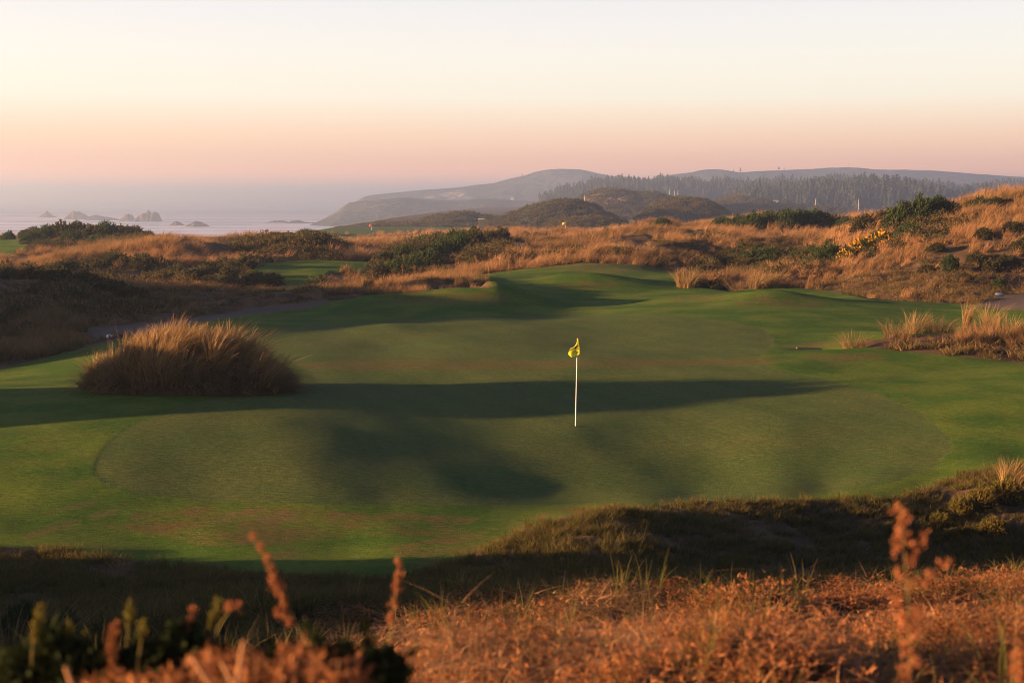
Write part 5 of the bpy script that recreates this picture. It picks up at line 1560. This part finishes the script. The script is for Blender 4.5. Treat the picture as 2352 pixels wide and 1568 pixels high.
rock([(662, 512), (672, 507), (682, 506), (692, 509), (740, 512)], "flat reef awash running from the headland's foot", 9)

# ---------------- the far forest
M_NEED = hill_material("conifer_needles", [(0.014, 0.020, 0.012), (0.024, 0.032, 0.018), (0.045, 0.045, 0.028)], 0.15)
M_BARK = plain("conifer_bark", (0.10, 0.075, 0.06), 0.95, 0.05, 0.3, 0.6)
def conifer(seed):
    """one tree of unit height, trunk and ragged crown in one shape"""
    r = np.random.default_rng(seed)
    V, F = tube([(0, 0, 0), (0, 0, 0.5), (0.005, 0, 0.95)], [0.018, 0.012, 0.004], 5)
    V = [tuple(v) for v in V]; F = [tuple(f) + ((-1,) if len(f) == 3 else ()) for f in F]
    nt = len(F)
    tiers = 8
    z0 = r.uniform(0.12, 0.3)
    for k in range(tiers):
        zb = z0 + (1 - z0) * k / tiers
        rad = (0.20 * (1 - k / tiers) ** 0.75 + 0.02) * r.uniform(0.75, 1.25)
        ox, oy = r.normal(0, 0.014, 2)
        i0 = len(V); m = 9
        V.append((ox, oy, zb + (1 - z0) / tiers * 1.9 if k < tiers - 1 else 1.0))
        for i in range(m):
            a = 2 * math.pi * i / m + r.uniform(-0.2, 0.2); q = rad * r.uniform(0.45, 1.2)
            V.append((ox + q * math.cos(a), oy + q * math.sin(a), zb + r.uniform(-0.035, 0.03)))
        for i in range(m):
            F.append((i0, i0 + 1 + i, i0 + 1 + (i + 1) % m, -1))
    me = mesh_from("conifer", V, F, [M_NEED, M_BARK])
    mi = np.zeros(len(F), np.int32); mi[:nt] = 1
    me.polygons.foreach_set("material_index", mi)
    return me, np.array(V), F, mi
CON = [conifer(s_) for s_ in (1, 2, 3, 4, 5)]
def hill_pos(k, U, t):
    h = HLIST[k]
    zc = np.interp(U, h["us"], h["zc"])
    s, _ = ray_sq(U, 440.0)
    Yc = h["Yc"]; Y = Yc + (t * h["wf"] if t < 0 else t * h["wb"])
    z = h["zb"] + max(zc - h["zb"], 0) * 0.5 * (1 + math.cos(math.pi * abs(t) ** h["power"]))
    return Vector((float(s) * Yc + float(s) * 0.35 * (Y - Yc), Y, z))
rr = random.Random(4)
FOREST, TREES = [], []
for k in range(3200):
    U = rr.uniform(1240, 2420); t = rr.uniform(-0.75, 0.15)
    FOREST.append((hill_pos(3, U, t), rr.triangular(5, 17, 9) * (0.75 + 0.9 * float(vnoise(U / 34.0, t * 3, 5)))))
for k in range(2400):
    U = rr.uniform(1680, 2440); t = rr.uniform(-0.8, 0.2)
    if U < 1760 and rr.random() < 0.5: continue
    FOREST.append((hill_pos(4, U, t), rr.triangular(5, 16, 9) * (0.75 + 0.9 * float(vnoise(U / 34.0, t * 3, 6)))))
FOREST.sort(key=lambda q: -q[1] / q[0].y)
TREES, REST = FOREST[:290], FOREST[290:]
for k, (p, h) in enumerate(TREES):
    o = obj("conifer_tree", CON[k % 5][0]); o.location = p - Vector((0, 0, 0.4)); w = h * rr.uniform(0.8, 1.25)
    o.scale = (w, w, h); o.rotation_euler.z = rr.uniform(0, 6)
    tag(o, "tall hazy conifer of the far forest behind the dunes", "tree", "conifers of the far forest")
# each conifer of the mass as unit shape parts
fp = [[(v, np.array([list(f) for f in F]), v[:, 2], np.zeros(len(v)), 0)] for (_, v, F, _mi) in CON]
scatter("forest", fp, [M_NEED, M_BARK], np.array([tuple(p) for p, h in REST]), np.array([(0, 0, rr.uniform(0, 6)) for _ in REST]), np.array([h for p, h in REST]), np.zeros(len(REST)))
LONE = ["lone conifer on the right ridge skyline, taller of the left pair", "lone conifer on the right ridge skyline, shorter of the left pair", "lone conifer on the right ridge skyline, taller of the right pair", "lone conifer on the right ridge skyline, shorter of the right pair",
        "lone conifer on the left hill's skyline, tallest of three", "lone conifer on the left hill's skyline, middle of three", "lone conifer on the left hill's skyline, lowest of three"]
for i_, (k, U, t, h) in enumerate([(1, 1700, 0, 11), (1, 1684, 0, 7), (1, 1788, 0, 10), (1, 1800, 0, 7), (0, 1200, 0, 11), (0, 1188, 0, 8), (0, 1146, 0, 8)]):
    o = obj("conifer_tree", CON[int(U) % 5][0]); o.location = hill_pos(k, U, t); o.scale = (h * 1.2, h * 1.2, h)
    tag(o, LONE[i_], "tree", "lone conifers on the far skyline")

KS = []
for k in range(5, 11):
    h_ = HLIST[k]
    for _ in range(420):
        U = rr.uniform(h_["us"][2], h_["us"][-3]); t = rr.uniform(-0.95, 0.15)
        KS.append((hill_pos(k, U, t), rr.uniform(2.0, 6.0) * h_["Yc"] / 900))
n_ = len(KS)
scatter("knoll_scrub", scv, [LM["scrub"], LM["straw_dark"]], np.array([tuple(p - Vector((0, 0, 0.3 * q))) for p, q in KS]), np.array([(0, 0, rr.uniform(0, 6)) for _ in KS]), np.array([q for p, q in KS]), np.array([rr.uniform(0, 0.8) for _ in KS]))

# ------------------------------------------------------------------ out of focus plants close to the camera
DOCK = leaf_material("dock_seed", (0.20, 0.07, 0.03), (0.42, 0.19, 0.09), None, 0.3, inst=False)
OLIVE = leaf_material("near_gorse_shoot", (0.06, 0.07, 0.015), (0.17, 0.15, 0.035), (0.24, 0.19, 0.05), 0.3, inst=False)
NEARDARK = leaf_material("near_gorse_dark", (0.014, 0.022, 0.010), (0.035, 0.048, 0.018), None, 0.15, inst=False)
FERN = leaf_material("near_bracken", (0.07, 0.028, 0.012), (0.38, 0.17, 0.075), None, 0.3, inst=False)
def stemline(pts, Y, rad):
    P = [Vector(at(u, v, Y)) for u, v in pts]
    foot = P[-1].copy(); foot.z = float(ground(foot.x, foot.y)[0]) - 0.05
    P.append(foot)
    n = len(P)
    return P, [rad * (0.45 + 0.55 * i / (n - 1)) for i in range(n)]
def near_plant(name, pts, Y, label, cat, lumps, kind, rad=0.0030, leafw=0.0045, ln=0.009, dens=1.0, stem=None, seed=1):
    """stem from tip to ground with lumps (u, v, half width, half height) of leaves or seed round it"""
    P, Rd = stemline(pts, Y, rad)
    e = bpy.data.objects.new(name, None); col.objects.link(e); e.location = P[-1]
    tag(e, label, cat)
    V, F = tube(P, Rd, 7)
    so = obj("stem", mesh_from("stem", V - np.array(P[-1]), F, [stem or M_GSTEM], True), e)
    r = np.random.default_rng(seed)
    parts = []
    for k, (u, v, hw, hh) in enumerate(lumps):
        c = np.array(at(u, v, Y)) - np.array(P[-1])
        a, b_ = 0.62 * hw / FP * Y, hh / FP * Y
        n = int(np.clip(dens * 2.0e5 * a * b_, 8, 420))
        q = r.normal(0, 0.42, (n, 3)) * np.array([a, a, b_])
        D = r.normal(0, 0.6, (n, 3)) + np.array([0, 0, 0.9])
        parts.append((*sprigs(c + q, D, ln, leafw, 5, seed + k, 0.9), 0))
    obj({"dock": "seed_head", "olive": "needles", "dark": "needles", "fern": "fronds"}[kind], leaf_mesh("leafage", parts, [{"dock": DOCK, "olive": OLIVE, "dark": NEARDARK, "fern": FERN}[kind]]), e)
near_plant("dock_stalk", [(572, 1226), (602, 1262), (622, 1302), (645, 1350), (675, 1420), (715, 1500)], 3.0, "blurred russet seed stalk leaning left in the foreground", "stalk",
           [(582, 1234, 14, 10), (600, 1256, 16, 16), (613, 1282, 16, 16), (622, 1306, 16, 16), (628, 1330, 20, 18), (640, 1352, 24, 18), (652, 1378, 16, 16), (648, 1408, 28, 20), (668, 1430, 14, 14)], "dock", seed=1)
near_plant("dock_stalk", [(917, 1285), (915, 1330), (908, 1380), (900, 1440), (890, 1520)], 3.2, "blurred upright russet seed stalk left of the straw mound", "stalk",
           [(917, 1300, 14, 18), (915, 1325, 16, 16), (911, 1352, 15, 18), (905, 1385, 12, 18), (898, 1420, 16, 22)], "dock", seed=2)
near_plant("dock_stalk", [(2066, 1156), (2072, 1200), (2078, 1260), (2084, 1330), (2088, 1400), (2092, 1480), (2090, 1568)], 2.6, "tall blurred russet seed stalk at the right with a side branch", "stalk",
           [(2062, 1172, 18, 18), (2072, 1196, 26, 20), (2066, 1222, 24, 18), (2082, 1240, 24, 18), (2060, 1262, 24, 20), (2108, 1262, 24, 20), (2122, 1240, 18, 18), (2090, 1290, 22, 20), (2062, 1322, 20, 18), (2090, 1340, 20, 18), (2135, 1320, 22, 14), (2160, 1300, 22, 14), (2180, 1290, 14, 10), (2118, 1342, 20, 12),
            (2060, 1385, 26, 22), (2104, 1412, 30, 26), (2072, 1430, 28, 22), (2096, 1450, 26, 22), (2080, 1490, 24, 24), (2100, 1520, 26, 26), (2076, 1550, 26, 24)], "dock", dens=0.7, seed=3)
near_plant("dock_stalk", [(2345, 1480), (2335, 1530), (2325, 1600)], 2.4, "blurred russet seed stalk cut by the right picture edge", "stalk", [(2340, 1500, 20, 22), (2330, 1540, 26, 26), (2345, 1560, 26, 20)], "dock", seed=4)
SHOOTS = [([(97, 1386), (88, 1430), (76, 1480), (70, 1560)], [(94, 1402, 10, 18), (88, 1430, 12, 22), (80, 1460, 12, 20)], "olive", "blurred olive gorse shoot, tallest at the far left"),
      ([(164, 1432), (156, 1460), (150, 1520)], [(162, 1446, 11, 16), (156, 1470, 11, 18)], "olive", "blurred olive gorse shoot second from the left"),
      ([(198, 1452), (190, 1490), (186, 1540)], [(197, 1464, 9, 14), (191, 1486, 11, 16), (186, 1510, 12, 14)], "olive", "blurred olive gorse shoot third from the left"),
      ([(299, 1388), (296, 1430), (290, 1500)], [(299, 1402, 12, 18), (298, 1426, 12, 16)], "olive", "blurred olive shoot above the brown stems"),
      ([(332, 1424), (326, 1460), (318, 1520)], [(331, 1438, 11, 16), (326, 1460, 10, 14)], "olive", "blurred olive shoot right of the brown stems"),
      ([(444, 1396), (434, 1430), (420, 1500)], [(443, 1408, 10, 14), (436, 1430, 11, 16), (426, 1454, 14, 16)], "dock", "short blurred russet shoot left of centre foreground"),
      ([(500, 1380), (490, 1420), (478, 1490)], [(499, 1396, 11, 18), (491, 1420, 13, 18), (484, 1440, 10, 12)], "olive", "blurred olive shoot with brown twig beside it"),
      ([(556, 1388), (530, 1400), (500, 1440), (490, 1520)], [(548, 1392, 16, 9), (526, 1400, 16, 10)], "dock", "blurred brown side twig pointing right"),
      ([(268, 1428), (262, 1480), (252, 1568)], [(266, 1446, 16, 20), (262, 1476, 18, 22), (258, 1510, 20, 24), (254, 1545, 22, 24)], "fern", "blurred pale brown bracken stem at the left"),
      ([(30, 1500), (48, 1540), (60, 1590)], [(32, 1512, 9, 14), (42, 1535, 10, 18)], "olive", "blurred straw coloured shoot at the lower left corner"),
      ([(400, 1440), (395, 1490), (390, 1560)], [(400, 1465, 26, 26), (392, 1500, 30, 30), (398, 1540, 34, 30)], "dark", "blurred dark green gorse shoot between the brown stems"),
      ([(835, 1400), (840, 1470), (850, 1568)], [(838, 1440, 18, 30), (845, 1490, 26, 34), (850, 1540, 34, 32)], "dark", "blurred dark green gorse shoot below the upright seed stalk"),
      ([(700, 1418), (725, 1460), (760, 1568)], [(706, 1440, 12, 18), (722, 1470, 22, 24), (745, 1510, 34, 30)], "dark", "blurred dark gorse shoot under the leaning seed stalk")]
for k, (pts, lumps, kind, label) in enumerate(SHOOTS):
    near_plant({"olive": "gorse_shoot", "dark": "gorse_shoot", "dock": "dock_stalk", "fern": "bracken_plant"}[kind], pts, 2.7 + 0.05 * (k % 4), label, "shoot", lumps, kind, seed=20 + k, dens=1.6, leafw=0.0045, ln=0.012)
def bracken(U0, U1, Vt, Y, n, label, seed):
    """a clump of dead fronds: thin arching stalks with shrivelled leaflets along them"""
    r = np.random.default_rng(seed)
    c = gp((U0 + U1) / 2, Y)
    e = bpy.data.objects.new("bracken_clump", None); col.objects.link(e); e.location = c
    tag(e, label, "bracken")
    SV, SFc, parts, o_ = [], [], [], 0
    for k in range(n):
        u = r.uniform(U0, U1)
        y = Y + r.uniform(-0.15, 0.25)
        tip = Vector(at(u, Vt + abs(r.normal(0, 42)), y)) - c
        root = Vector((tip.x + r.normal(-0.05, 0.10), tip.y + r.normal(0, 0.06), 0.0))
        bend = Vector((r.normal(0.02, 0.05), r.normal(0, 0.03), 0))
        P = [root + (tip - root) * t + bend * math.sin(t * 3.1) + Vector((0, 0, -0.05 * t ** 4)) for t in (0, 0.4, 0.7, 0.88, 1.0)]
        v, f = tube(P, [0.0035, 0.003, 0.0022, 0.0016, 0.001], 4)
        SV.append(v); SFc += [tuple(i + o_ if i >= 0 else -1 for i in q) for q in f]; o_ += len(v)
        m = 16
        tt = r.uniform(0.62, 1.0, m)
        Pl = np.array([tuple(root + (tip - root) * t + bend * math.sin(t * 3.1) + Vector((0, 0, -0.05 * t ** 4))) for t in tt])
        D = r.normal(0, 0.8, (m, 3)) + np.array([0, 0, 0.25])
        parts.append((*sprigs(Pl, D, 0.038, 0.009, 6, seed * 100 + k, 0.9), 0))
    obj("stalks", mesh_from("stalks", np.concatenate(SV), SFc, [M_STEM], True), e)
    obj("fronds", leaf_mesh("fronds", parts, [FERN]), e)
bracken(430, 820, 1440, 2.5, 150, "blurred clump of rusty dead bracken filling the bottom left of centre", 50)
bracken(190, 400, 1488, 2.45, 48, "blurred brown bracken clump at the bottom between olive shoots", 51)
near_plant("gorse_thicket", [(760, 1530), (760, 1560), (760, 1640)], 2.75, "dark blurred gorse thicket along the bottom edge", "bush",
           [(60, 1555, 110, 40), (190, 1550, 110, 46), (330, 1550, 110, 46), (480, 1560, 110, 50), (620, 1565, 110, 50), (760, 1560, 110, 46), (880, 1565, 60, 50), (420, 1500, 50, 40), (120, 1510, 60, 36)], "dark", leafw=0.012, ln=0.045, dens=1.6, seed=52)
for k, (u0, v0, u1, v1) in enumerate([(440, 1508, 500, 1590), (508, 1520, 560, 1600), (150, 1530, 180, 1600), (560, 1470, 540, 1600)]):
    P, Rd = stemline([(u0, v0), ((u0 + u1) / 2, (v0 + v1) / 2 + 3), (u1, v1)], 2.2, 0.007)
    o = obj("dead_twig", mesh_from("dead_twig", *tube(P, Rd, 7), [M_STEM], True))
    tag(o, ["thick blurred straw stem leaning left at bottom centre left", "pale blurred stem next right of the thick leaning one", "short blurred straw stem in the lower left", "upright brown stem rising through the bracken clump"][k], "stem")
